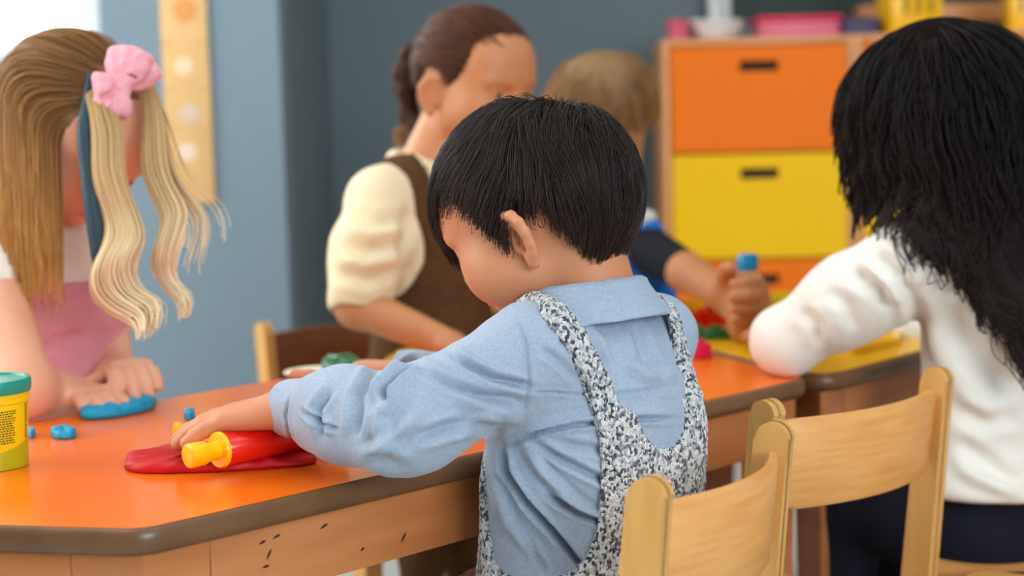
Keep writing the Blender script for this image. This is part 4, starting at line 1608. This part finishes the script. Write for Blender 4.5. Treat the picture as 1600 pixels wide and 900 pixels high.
# body: head, neck, chest core, arms and hands in one surface
bfr = Frame(P(836, 306, 1.372), A(-0.905, 0.425), 0.42, 0.0, 1.0)
bd_ = Field((-0.40, 1.06, 0.44), (0.25, 1.74, 0.90), 0.0023)
head(bd_, bfr, N - A(0, 0, 0.01))
bd_.cap(N - A(0, 0, 0.02), A(0.072, 1.352, 0.48), 0.040, 0.06, 0.02)
bd_.chain([N - A(0, 0, 0.035), SL, EL, WL], [0.03, 0.026, 0.024, 0.0195], 0.012)
bd_.chain([N - A(0, 0, 0.035), SR, ER, WR], [0.03, 0.026, 0.026, 0.021], 0.012)
tipL = T(280, 688, 0.526)
hdir = unit(tipL - WL)
hand(bd_, WL, hdir + A(0, 0, 0.12), A(0, 0, -1), np.cross(hdir, A(0, 0, 1)), 0.122, [(0.05, 0.15, 0.10), (0.10, 0.20, 0.12), (0.14, 0.22, 0.14), (0.22, 0.16, 0.12)], 0.9, (0.7, 0.6, 0.5))
tipR = P(428, 612, 1.70)
rdir = unit(tipR - WR)
hand(bd_, WR, rdir + A(0, 0, 0.05), A(0, 0, -1), np.cross(A(0, 0, 1), rdir), 0.112, (0.15, 0.4, 0.3), 0.6, (0.6, 0.6, -0.3))
build('body', bd_, M['skin'], boy)
eyes(boy, bfr)

cut_b = interp_cut([(0, -9), (10, -7), (22, 8), (40, 19), (58, 15), (68, 0), (76, -24), (82, -34), (88, -12), (98, -8), (112, -12), (122, -30), (138, -55), (160, -67), (180, -69)])
hr = SK * 1.02
cap_mesh('hair_base', bfr, hr, interp_cut([(0, 4), (15, 10), (40, 24), (60, 20), (68, 8), (76, -14), (84, -8), (95, 0), (110, -3), (122, -20), (140, -42), (160, -54), (180, -56)]), M['base_boy'], boy, 0.06)
pth = clump(comb(26000, bfr, hr, A(-0.50, -0.10, 0.85), cut_b, (0.05, 0.12), (0.004, 0.0150), 14, 3, 0.10, None, 0.0, 0.05, (), 0.36, 8.0, 2), 520, 0.55, 4)
strands('hair', pth, M['hair_boy'], boy, 0.00030, 0.00008)
cut_n = lambda az: cut_b(az) - np.interp(np.degrees(np.abs(az)), [0, 66, 72, 84, 92, 112, 130, 180], [0, 0, 6, 6, 0, 3, 13, 12])
npe = comb(5000, bfr, SK * 1.0, A(-0.50, -0.10, 0.85), cut_n, (0.008, 0.016), (0.0005, 0.002), 6, 21, 0.10, None, 0, .05, (), 0.2, 4, None, None, None,
           lambda d: np.degrees(np.arcsin(d[:, 2])) < cut_b(np.arctan2(d[:, 1], d[:, 0])) + 6)
strands('nape_hair', npe, M['hair_boy'], boy, 0.00028, 0.0001)

fix_parent(boy)


# ================================================================== the girl in the cream top and brown pinafore
hb = unit(A(0.78, -0.62))
hf = A(*hb, 0)
hl = A(-hb[1], hb[0], 0)
AX = np.stack([hf, hl, A(0, 0, 1)])
gc = P(672, 480, 2.20)
girl_c = person('girl with tied brown hair in cream top and brown pinafore behind the boy', gc)
Nk = P(668, 262, 2.19)
CH, BE = P(672, 350, 2.20), P(676, 480, 2.21)
S_, E_, W_ = P(592, 312, 2.13), P(560, 478, 2.07), P(700, 538, 2.0)
Sl2, El2, Wl2 = Nk + hl * 0.095 - A(0, 0, 0.035), Nk + hl * 0.12 + hf * 0.06 - A(0, 0, 0.16), Nk + hl * 0.06 + hf * 0.17 - A(0, 0, 0.19)
hp_ = BE.copy()
hp_[2] = 0.44
tf = Field(gc - A(0.36, 0.40, gc[2] - 0.30), gc + A(0.40, 0.36, 0.30), 0.004)
tf.ell(CH, (0.068, 0.092, 0.11), AX, 0.03)
tf.ell(BE, (0.076, 0.088, 0.13), AX, 0.05)
tf.ell(hp_, (0.085, 0.10, 0.09), AX, 0.05)
tf.cap(Nk - A(0, 0, 0.02), S_, 0.038, 0.038, 0.03)
tf.cap(Nk - A(0, 0, 0.02), Sl2, 0.038, 0.036, 0.03)
tor2 = tf.F.copy()
Ecuff = S_ + (E_ - S_) * 0.92
tf.chain([S_, S_ + (Ecuff - S_) * 0.55, Ecuff], [0.043, 0.051, 0.046], 0.03)
tf.chain([Sl2, Sl2 + (El2 - Sl2) * 0.9], [0.043, 0.047], 0.03)
du_ = unit(E_ - S_)
tf.cap(Ecuff + du_ * 0.06, Ecuff + du_ * 0.022, 0.035, 0.034, 0.004, 's')
build('cream_top', tf, M['cream'], girl_c, [([(540, 330), (585, 345), (640, 340)], 9, -0.006), ([(530, 380), (575, 392), (630, 380)], 9, -0.006), ([(522, 425), (570, 440), (620, 425)], 9, -0.006),
      ([(535, 355), (580, 368), (630, 362)], 9, 0.005), ([(528, 405), (570, 415), (625, 402)], 9, 0.005), ([(640, 320), (630, 390), (640, 450)], 9, -0.007)], 0.002, 30)
cl_ = Field(Nk - 0.09, Nk + 0.09, 0.004)
cl_.chain([Nk + 0.047 * (hf * math.cos(t) + hl * math.sin(t)) - hf * 0.004 + A(0, 0, 0.006 - 0.012 * math.cos(t)) for t in np.linspace(0.3, 2 * math.pi - 0.3, 20)], [0.011] * 20, 0.004)
build('collar', cl_, M['cream'], girl_c)
pf = Field(tf.lo, gc + A(0.40, 0.36, 0.30), 0.004)
pf.F = tor2 - 0.007
c2 = gc[:2]


def pin_open(x, y, z):
    a = (x - c2[0]) * hb[0] + (y - c2[1]) * hb[1]
    b = (x - c2[0]) * -hb[1] + (y - c2[1]) * hb[0]
    d1 = np.maximum(0.66 - z, a - 0.04) + 0 * b
    ell_ = (np.sqrt(((a - 0.0) / 0.055) ** 2 + ((z - 0.70) / 0.125) ** 2) - 1) * 0.055
    d2 = np.maximum(ell_, 0.058 - np.abs(b))
    d3 = 0.69 - z + 0 * a + 0 * b
    return np.minimum(np.minimum(d1, d2), d3).astype(np.float32)


pf.put(pf.lo, gc + A(0.40, 0.36, 0.30), pin_open, 0.008, 's')
for sgn in (1, -1):
    sp2 = [Nk + hl * 0.045 * sgn + hf * 0.072 - A(0, 0, 0.10), Nk + hl * 0.056 * sgn + hf * 0.03 - A(0, 0, 0.005), Nk + hl * 0.058 * sgn - hf * 0.03 - A(0, 0, 0.01), Nk + hl * 0.05 * sgn - hf * 0.075 - A(0, 0, 0.10)]
    st = Field(pf.lo, gc + A(0.40, 0.36, 0.30), 0.004)
    st.chain(sp2, [0.030] * 4, 0.004)
    lat = 0.013
    mid = A(*c2, 0) + hl * 0.054 * sgn
    st.put(pf.lo, gc + 0.4, lambda x, y, z: (lat - np.abs((x - mid[0]) * hl[0] + (y - mid[1]) * hl[1]) + 0 * z).astype(np.float32), 0.002, 's')
    st.F = np.maximum(st.F, np.abs(tor2 - 0.004) - 0.0058)
    pf.F = np.minimum(pf.F, st.F)
build('pinafore', pf, M['brown'], girl_c, None, 0.001, 40)
# skirt of the pinafore
sk_ = Field(A(hp_[0] - 0.2, hp_[1] - 0.2, 0.22), A(hp_[0] + 0.2, hp_[1] + 0.2, 0.5), 0.005)
sk_.cap(hp_ + A(0, 0, 0.03), A(hp_[0], hp_[1], 0.33), 0.09, 0.125, 0.02)
build('skirt', sk_, M['brown'], girl_c)
legs_and_shoes(girl_c, A(hp_[0], hp_[1], 0.38), hb, hl[:2], M['brown'], False, h=0.007, name='tights', rth=0.045)
gfr = Frame(P(738, 108, 2.17), A(0.74, -0.67), 0.18, 0.0, 1.04)
bf = Field(gc - A(0.40, 0.45, 0.22), gc + A(0.40, 0.36, 0.50), 0.0036)
head(bf, gfr, Nk - A(0, 0, 0.01), False)
bf.cap(Nk - A(0, 0, 0.02), BE, 0.04, 0.055, 0.02)
bf.chain([Nk - A(0, 0, 0.04), S_, E_, W_], [0.03, 0.030, 0.031, 0.021], 0.015)
bf.chain([Nk - A(0, 0, 0.04), Sl2, El2, Wl2], [0.03, 0.030, 0.029, 0.021], 0.015)
d_ = unit(W_ - E_)
hand(bf, W_, d_, A(0, 0, -1), np.cross(A(0, 0, 1), d_), 0.115, (0.15, 0.35, 0.3), 0.5)
d_ = unit(hf - hl * 0.5)
hand(bf, Wl2, d_, A(0, 0, -1), np.cross(d_, A(0, 0, 1)), 0.115, (0.15, 0.35, 0.3), 0.5)
build('body', bf, M['skin_t'], girl_c)
eyes(girl_c, gfr)
cutg = interp_cut([(0, 6), (30, 5), (55, -3), (75, -18), (88, 4), (105, -2), (125, -30), (180, -52)])
grd = SK * 1.02
cap_mesh('hair_base', gfr, grd, cutg, M['base_c'], girl_c, 0.08)
strands('hair', clump(comb(6500, gfr, grd, A(1.0, 0.0, 0.02), cutg, (0.06, 0.12), (0.001, 0.008), 12, 8, 0.0, None, 0, .05, (), 0.15, 3), 200, 0.5, 2), M['hair_c'], girl_c, 0.0008, 0.0003)
bn = Field(gfr.c - 0.2, gfr.c + 0.2, 0.004)
bc = P(640, 105, 2.235)
for k in range(9):
    a_ = k * 2.4
    bn.ball(bc + A(0.012 * math.cos(a_), 0.014 * math.sin(a_), 0.018 * math.sin(a_ * 1.7)), 0.0165, 0.006)
bn.chain([P(655, 105, 2.22), P(634, 140, 2.235), P(640, 185, 2.23), P(655, 195, 2.21)], [0.018, 0.016, 0.014, 0.008], 0.008)
build('hair_bun', bn, M['base_c'], girl_c, None, 0.003, 90)
wisps = np.concatenate([lock([P(650, 180, 2.22), P(632, 210, 2.23), P(618, 235, 2.23)], [0.004, 0.010, 0.014], 40, 12, 0.008, 1.2, 3), lock([P(640, 170, 2.22), P(625, 215, 2.24), P(640, 240, 2.24)], [0.004, 0.008, 0.012], 30, 12, 0.006, 1.0, 4)])
strands('loose_wisps', wisps, M['hair_k'], girl_c, 0.0004, 0.0002)
fix_parent(girl_c)

# ================================================================== the boy with the bowl cut, far behind
kb = unit(A(-0.55, -0.83))
kf = A(*kb, 0)
kl = A(-kb[1], kb[0], 0)
KX = np.stack([kf, kl, A(0, 0, 1)])
kc = P(985, 400, 2.62)
kid = person('boy with light brown bowl cut, blue vest and black sleeves at the far table', kc)
kN = P(950, 312, 2.60)
kfr = Frame(P(938, 165, 2.58), A(-0.93, -0.20), 0.42, -0.22, 1.02)
hpK = A(kc[0], kc[1], 0.36)
kv = Field(kc - A(0.28, 0.28, kc[2] - 0.28), kc + A(0.28, 0.28, 0.16), 0.005)
kv.ell(P(955, 385, 2.62), (0.068, 0.078, 0.115), KX, 0.03)
kv.ell(P(982, 405, 2.62), (0.060, 0.060, 0.09), KX, 0.03)
kv.ell(A(kc[0], kc[1], 0.45), (0.08, 0.092, 0.15), KX, 0.05)
kv.cap(kN - A(0, 0, 0.03), P(1010, 372, 2.56), 0.035, 0.034, 0.03)
build('blue_vest', kv, M['blue'], kid)
kt = Field(kc - A(0.30, 0.5, 0.25), kc + A(0.36, 0.28, 0.2), 0.005)
s1, e1 = P(1012, 388, 2.55), P(1072, 425, 2.43)
kt.chain([s1, e1], [0.040, 0.034], 0.02)
s2, e2_ = P(905, 400, 2.62), P(880, 470, 2.5)
kt.chain([kN - A(0, 0, 0.05), s2, e2_], [0.035, 0.040, 0.034], 0.02)
build('black_sleeves', kt, M['black'], kid)
kcol = Field(kN - 0.1, kN + 0.1, 0.005)
kcol.chain([P(974, 342, 2.58) + 0.043 * (kf * math.cos(t) + kl * math.sin(t)) for t in np.linspace(0, 2 * math.pi, 20)], [0.015] * 20, 0.004)
build('white_collar', kcol, M['white_cotton'], kid)
kb_ = Field(kc - A(0.35, 0.62, 0.24), kc + A(0.36, 0.28, 0.42), 0.0045)
head(kb_, kfr, kN - A(0, 0, 0.01), False, False)
w1 = P(1132, 462, 2.16)
kb_.chain([kN, kN - A(0, 0, 0.05), s1, e1, w1], [0.035, 0.05, 0.032, 0.031, 0.025], 0.015)
w2 = P(800, 480, 2.40)
kb_.chain([kN - A(0, 0, 0.05), s2, e2_, w2], [0.04, 0.032, 0.030, 0.022], 0.015)
hdk = unit(P(1200, 470, 2.06) - w1)
hand(kb_, w1, hdk, unit(A(-0.1, -0.75, -0.6)), A(0, 0, 1.0), 0.15, (0.5, 0.8, 0.5), 0.3, (0.7, 0.6, 0.5))
kb_.cap(P(1172, 468, 2.12), P(1160, 515, 2.10), 0.027, 0.020, 0.035)
d_ = unit(w2 - e2_)
hand(kb_, w2, d_, A(0, 0, -1), np.cross(d_, A(0, 0, 1)), 0.115, (0.15, 0.35, 0.3), 0.5)
build('body', kb_, M['skin_t'], kid)
eyes(kid, kfr)
legs_and_shoes(kid, hpK, kb, kl[:2], M['jeans'], True, h=0.007)
cutk = interp_cut([(0, -8), (40, -10), (70, -26), (120, -30), (180, -34)])
cap_mesh('hair_base', kfr, SK * 1.02, cutk, M['base_k'], kid, 0.12)
strands('hair', clump(comb(5000, kfr, SK * 1.02, A(-0.3, 0, 0.95), cutk, (0.08, 0.15), (0.006, 0.016), 10, 18, 0.1, None, 0, .05, (), 0.2, 4), 200, 0.5, 2), M['hair_k'], kid, 0.0008, 0.0003)
fix_parent(kid)
bc_ = P(1168, 412, 2.13)
bt_ = thing('blue_cap_bottle', 'small white bottle with blue cap held in a hand before the orange drawer', 'bottle', tuple(map(float, bc_ - A(0, 0, 0.055))))
lathe('bottle', [(0, 0), (0.012, 0), (0.014, 0.003), (0.014, 0.038), (0.009, 0.046), (0.009, 0.05), (0, 0.051)], M['white'], bt_, 24)
lathe('cap', [(0.0155, 0.046), (0.0160, 0.048), (0.0150, 0.066), (0.013, 0.069), (0, 0.07)], mat('cap_blue', srgb(0, 140, 190), 0.35), bt_, 24)

# ================================================================== the blond girl with the pink bow
pb = unit(A(0.88, -0.48))
pf_ = A(*pb, 0)
pl2 = A(-pb[1], pb[0], 0)
PX = np.stack([pf_, pl2, A(0, 0, 1)])
lc = P(78, 520, 1.80)
girl_l = person('long haired blond girl with pink bow and pink pinafore bending over blue dough', lc)
lN = P(35, 325, 1.78)
lCH, lBE = P(72, 425, 1.80), P(80, 560, 1.82)
sR, eR_, wR = P(-8, 430, 1.70), P(34, 606, 1.63), P(112, 618, 1.72)
sL, eL_, wL = P(138, 410, 1.88), P(165, 505, 1.86), P(182, 580, 1.78)
lhp = A(lc[0] - 0.01, lc[1] + 0.03, 0.42)
lt = Field(lc - A(0.28, 0.28, lc[2] - 0.34), lc + A(0.30, 0.30, 0.28), 0.004)
lt.ell(lCH, (0.070, 0.086, 0.10), PX, 0.03)
lt.ell(lBE, (0.080, 0.085, 0.13), PX, 0.05)
lt.ell(lhp, (0.088, 0.10, 0.09), PX, 0.05)
lt.cap(lN - A(0, 0, 0.03), sR, 0.036, 0.036, 0.03)
lt.cap(lN - A(0, 0, 0.03), sL, 0.036, 0.034, 0.03)
torL = lt.F.copy()
lt.chain([sR, sR + (eR_ - sR) * 0.04], [0.034, 0.034], 0.02)
lt.chain([sL, sL + (eL_ - sL) * 0.2], [0.038, 0.040], 0.02)
build('white_tee', lt, M['white_cotton'], girl_l, None, 0.002, 30)
lp = Field(lt.lo, lc + A(0.30, 0.30, 0.28), 0.004)
lp.F = torL - 0.008
lq = lc[:2]


def lop(x, y, z):
    a = (x - lq[0]) * pb[0] + (y - lq[1]) * pb[1]
    b = (x - lq[0]) * -pb[1] + (y - lq[1]) * pb[0]
    zt = 0.640 + 0 * a
    d1 = np.where(a > 0.0, zt - z, 0.60 - z) + 0 * b
    ell_ = (np.sqrt(((a + 0.0) / 0.05) ** 2 + ((z - 0.66) / 0.10) ** 2) - 1) * 0.05
    return np.minimum(d1, np.maximum(ell_, 0.055 - np.abs(b))).astype(np.float32)


lp.put(lp.lo, lc + 0.3, lop, 0.008, 's')
for sgn in (1, -1):
    sp2 = [lN + pl2 * 0.04 * sgn + pf_ * 0.085 - A(0, 0, 0.13), lN + pl2 * 0.055 * sgn + pf_ * 0.05 - A(0, 0, 0.04), lN + pl2 * 0.06 * sgn - pf_ * 0.01 - A(0, 0, 0.01), lN + pl2 * 0.05 * sgn - pf_ * 0.05 - A(0, 0, 0.12)]
    st = Field(lp.lo, lc + A(0.30, 0.30, 0.28), 0.004)
    st.chain(sp2, [0.024] * 4, 0.004)
    st.F = np.maximum(st.F, np.abs(torL - 0.004) - 0.0062)
    lp.F = np.minimum(lp.F, st.F)
build('pink_pinafore', lp, M['pink'], girl_l, [([(30, 500), (80, 470), (140, 440)], 6, -0.004), ([(50, 560), (90, 530), (140, 520)], 8, -0.004)], 0.0015, 40)
ls = Field(A(lhp[0] - 0.2, lhp[1] - 0.2, 0.2), A(lhp[0] + 0.2, lhp[1] + 0.2, 0.5), 0.006)
ls.cap(lhp + A(0, 0, 0.02), A(lhp[0], lhp[1], 0.31), 0.085, 0.13, 0.02)
build('skirt', ls, M['pink'], girl_l)
legs_and_shoes(girl_l, A(lhp[0], lhp[1], 0.37), pb, pl2[:2], M['white_cotton'], False, h=0.007, name='tights', rth=0.045)
lfr = Frame(P(122, 185, 1.72), A(0.90, -0.40), 0.72, 0.0, 1.03)
lb = Field(lc - A(0.30, 0.42, 0.20), lc + A(0.42, 0.32, 0.48), 0.0034)
head(lb, lfr, lN, False, False)
lb.cap(lN, lBE, 0.042, 0.06, 0.02)
lb.chain([lN - A(0, 0, 0.02), sR, eR_, wR], [0.03, 0.031, 0.034, 0.024], 0.015)
lb.chain([lN - A(0, 0, 0.02), sL, eL_, wL], [0.03, 0.030, 0.028, 0.022], 0.015)
d_ = unit(T(200, 618, 0.53) - wR)
hand(lb, wR, d_, A(0, 0, -1), np.cross(A(0, 0, 1), d_), 0.115, (0.15, 0.3, 0.25), 0.7)
d_ = unit(T(252, 632, 0.515) - wL)
hand(lb, wL, d_ + A(0, 0, 0.25), A(0, 0, -1), np.cross(d_, A(0, 0, 1)), 0.125, (0.35, 0.45, 0.3), 0.8)
build('body', lb, M['skin_f'], girl_l)
eyes(girl_l, lfr)
cutl = interp_cut([(0, 24), (35, 20), (60, 0), (90, -20), (120, -40), (180, -50)])
lrd = SK * 1.02
cap_mesh('hair_base', lfr, lrd, cutl, M['base_l'], girl_l, 0.05)
lstop = lambda p, j: p[:, 2] < 0.690 + 0.011 * j + 0.25 * np.clip(p[:, 0] - lfr.c[0], -0.1, 0.1)
lcol = [((lBE - lfr.c) @ lfr.ax.T / lfr.s, A(0.085, 0.10, 0.11))]
strands('hair', clump(comb(11000, lfr, lrd, A(0.62, 0.05, 0.80), cutl, (0.20, 0.34), (0.004, 0.016), 20, 28, 0.05, 25, 0.10, 0.09, (), 0.10, 4, None, interp_cut([(0, 60), (45, 45), (70, 5), (180, -30)]), lstop, lambda d: d[:, 1] < 0.35), 500, 0.35, 5), M['hair_l'], girl_l, 0.0006, 0.0003)
pig = np.concatenate([
    lock([P(150, 150, 1.63), P(168, 210, 1.60), P(182, 300, 1.58), P(180, 390, 1.58), P(196, 470, 1.57), P(235, 528, 1.56)], [0.012, 0.017, 0.017, 0.020, 0.024, 0.014], 900, 30, 0.010, 2.2, 11, 0.12),
    lock([P(228, 130, 1.66), P(244, 220, 1.63), P(256, 320, 1.61), P(268, 400, 1.60), P(262, 450, 1.60), P(288, 500, 1.60)], [0.009, 0.012, 0.014, 0.014, 0.011, 0.007], 700, 30, 0.009, 2.2, 12, 0.12),
    lock([P(228, 130, 1.66), P(262, 260, 1.64), P(290, 360, 1.64), P(300, 430, 1.64)], [0.006, 0.014, 0.022, 0.022], 60, 30, 0.008, 1.5, 13, 0.4)])
strands('pigtails', pig, M['hair_p'], girl_l, 0.0007, 0.0004)
strands('teal_hair_strand', lock([P(140, 112, 1.65), P(131, 210, 1.60), P(146, 330, 1.58), P(158, 455, 1.58)], [0.002, 0.008, 0.009, 0.005], 420, 20, 0, 0, 14, 0.1), M['hair_s'], girl_l, 0.0007, 0.0004)
# ribbon bow: two folded loops and a knot
bw_ = Field(P(190, 125, 1.63) - 0.09, P(190, 125, 1.63) + 0.09, 0.0025)


def loop(k0, c1, r1, side, th):
    """ribbon loop: swells from the knot to its rounded end, two folds pressed into it"""
    ax1 = unit(c1 - k0)
    n_ = unit(np.cross(ax1, side))
    s2 = np.cross(n_, ax1)
    AXS = np.stack([ax1, s2, n_])
    ln = np.linalg.norm(c1 - k0)
    bw_.ell(k0 + ax1 * ln * 0.62, (ln * 0.48, r1, th), AXS, 0.006)
    bw_.ell(c1 - ax1 * 0.004, (ln * 0.22, r1 * 1.04, th * 1.05), AXS, 0.006)
    for q in (-0.35, 0.3):
        bw_.cap(k0 + ax1 * ln * 0.2 + s2 * q * r1 * 0.4 - n_ * th * 1.02, c1 + s2 * q * r1 * 1.2 - n_ * th * 1.15, 0.0022, 0.0045, 0.004, 's')
        bw_.cap(k0 + ax1 * ln * 0.2 + s2 * q * r1 * 0.4 + n_ * th * 1.02, c1 + s2 * q * r1 * 1.2 + n_ * th * 1.15, 0.0022, 0.0045, 0.004, 's')


kn_ = P(190, 138, 1.625)
loop(kn_, P(205, 82, 1.635), 0.026, unit(RT + 0.3 * UP), 0.015)
loop(kn_, P(228, 100, 1.66), 0.022, unit(0.8 * RT - 0.6 * UP + 0.3 * FWD), 0.014)
loop(kn_, P(156, 148, 1.61), 0.024, unit(0.4 * RT - 1.0 * UP), 0.015)
loop(kn_, P(172, 176, 1.615), 0.020, unit(RT - 0.3 * UP), 0.013)
bw_.ell(kn_, (0.012, 0.012, 0.013), None, 0.004)
build('hair_bow', bw_, M['pinkbow'], girl_l, None, 0.002, 110)
fix_parent(girl_l)

# ================================================================== the dark haired girl in the white top
rb_ = unit(A(-0.80, 0.60))
rf_ = A(*rb_, 0)
rl_ = A(-rb_[1], rb_[0], 0)
RX = np.stack([rf_, rl_, A(0, 0, 1)])
rc_ = P(1545, 600, 1.75)
girl_r = person('girl with long wavy black hair in white top and navy trousers, seen from behind', rc_)
rN = P(1495, 325, 1.74)
rCH, rBE = P(1545, 450, 1.76), P(1550, 640, 1.79)
rSL, rEL, rWL = P(1440, 398, 1.71), P(1228, 532, 1.80), P(1224, 512, 1.97)
rSR, rER, rWR = P(1630, 400, 1.86), P(1560, 520, 2.05), P(1420, 520, 2.12)
rhp = P(1548, 812, 1.83)
rt = Field(A(0.22, 1.50, 0.27), A(0.78, 2.2, 0.76), 0.004)
rt.ell(rCH, (0.078, 0.102, 0.12), RX, 0.03)
rt.ell(rBE, (0.082, 0.098, 0.16), RX, 0.05)
rt.ell(P(1550, 745, 1.80), (0.098, 0.115, 0.060), RX, 0.03)
rt.cap(rN - A(0, 0, 0.02), rSL, 0.045, 0.044, 0.05)
rt.cap(rN - A(0, 0, 0.03), rSR, 0.042, 0.042, 0.04)
rt.chain([rSL, rSL + (rEL - rSL) * 0.5, rEL], [0.044, 0.045, 0.040], 0.045)
rt.chain([rEL, rEL + (rWL - rEL) * 0.7], [0.041, 0.034], 0.02)
rt.chain([rSR, rER, rWR], [0.046, 0.038, 0.03], 0.03)
rt.put(A(0.2, 1.4, 0.2), A(0.8, 2.2, 0.42), lambda x, y, z: (z - 0.362 + 0 * x + 0 * y).astype(np.float32), 0.01, 's')
ff = [([(1365, 395), (1410, 430), (1420, 470)], 11, -0.008), ([(1330, 420), (1375, 455), (1390, 490)], 11, -0.007), ([(1345, 405), (1392, 440), (1405, 480)], 9, 0.006),
      ([(1290, 450), (1325, 480), (1335, 520)], 11, -0.006), ([(1250, 480), (1275, 510), (1280, 545)], 10, -0.006), ([(1400, 380), (1440, 420), (1440, 470)], 10, -0.006),
      ([(1480, 470), (1530, 560), (1600, 620)], 16, -0.008), ([(1440, 500), (1500, 600), (1580, 680)], 18, 0.006), ([(1490, 640), (1540, 660), (1600, 650)], 12, -0.006),
      ([(1490, 690), (1540, 720), (1590, 760)], 12, -0.007), ([(1490, 730), (1530, 750), (1600, 770)], 10, 0.005), ([(1420, 440), (1440, 520), (1460, 600)], 12, -0.006)]
build('white_top', rt, M['white_cotton'], girl_r, ff, 0.002, 25)
legs_and_shoes(girl_r, rhp, rb_, rl_[:2], M['navy'], True, 0.17, 0.055, 0.33, 0.064, 'navy_trousers', 0.0, 0.006)
rfr = Frame(P(1466, 156, 1.74), A(-0.86, 0.50), 0.22, 0.0, 1.05)
rbd = Field(A(0.20, 1.50, 0.40), A(0.80, 2.35, 0.98), 0.0042)
head(rbd, rfr, rN, False, False)
rbd.cap(rN, rBE, 0.042, 0.06, 0.02)
rbd.chain([rN - A(0, 0, 0.03), rSL, rEL, rWL], [0.03, 0.034, 0.031, 0.022], 0.015)
rbd.chain([rN - A(0, 0, 0.03), rSR, rER, rWR], [0.03, 0.034, 0.029, 0.022], 0.015)
d_ = unit(T(1160, 530, 0.53) - rWL)
hand(rbd, rWL, unit(A(0.1, 1.0, -0.1)), A(0, 0, -1), np.cross(d_, A(0, 0, 1)), 0.115, (0.2, 0.4, 0.3), 0.5)
hand(rbd, rWR, unit(rWR - rER), A(0, 0, -1), np.cross(A(0, 0, 1), unit(rWR - rER)), 0.115, (0.2, 0.4, 0.3), 0.5)
build('body', rbd, M['skin_t'], girl_r)
eyes(girl_r, rfr)
cutr = interp_cut([(0, -4), (30, -10), (50, -38), (90, -52), (180, -62)])
rrd = SK * 1.05
cap_mesh('hair_base', rfr, rrd, cutr, M['base_boy'], girl_r, 0.08)
tocol = lambda p, r_: ((np.asarray(p) - rfr.c) @ rfr.ax.T / rfr.s, r_)
rcol = [tocol(rSL, A(0.062, 0.062, 0.062)), tocol((rSL + rN) / 2, A(0.062, 0.062, 0.055)), tocol(rCH, A(0.115, 0.115, 0.15)), tocol(rN - A(0, 0, 0.03), A(0.075, 0.075, 0.06))]
def rstop(p, j):
    q = (p - rfr.c) @ -rf_
    return p[:, 2] < np.interp(q, [-0.10, -0.06, -0.02, 0.02, 0.06, 0.09, 0.13], [0.765, 0.745, 0.720, 0.690, 0.650, 0.600, 0.560]) + 0.009 * j


hA = comb(13000, rfr, rrd, A(-0.10, 0.0, 1.0), cutr, (0.30, 0.46), (0.010, 0.028), 32, 38, 0.05, 8, 0.85, 0.105, rcol, 0.18, 4, None, interp_cut([(0, 10), (40, 0), (180, -45)]), rstop)
strands('hair', clump(hA, 110, 0.78, 6), M['hair_r'], girl_r, 0.0009, 0.0004)
fix_parent(girl_r)
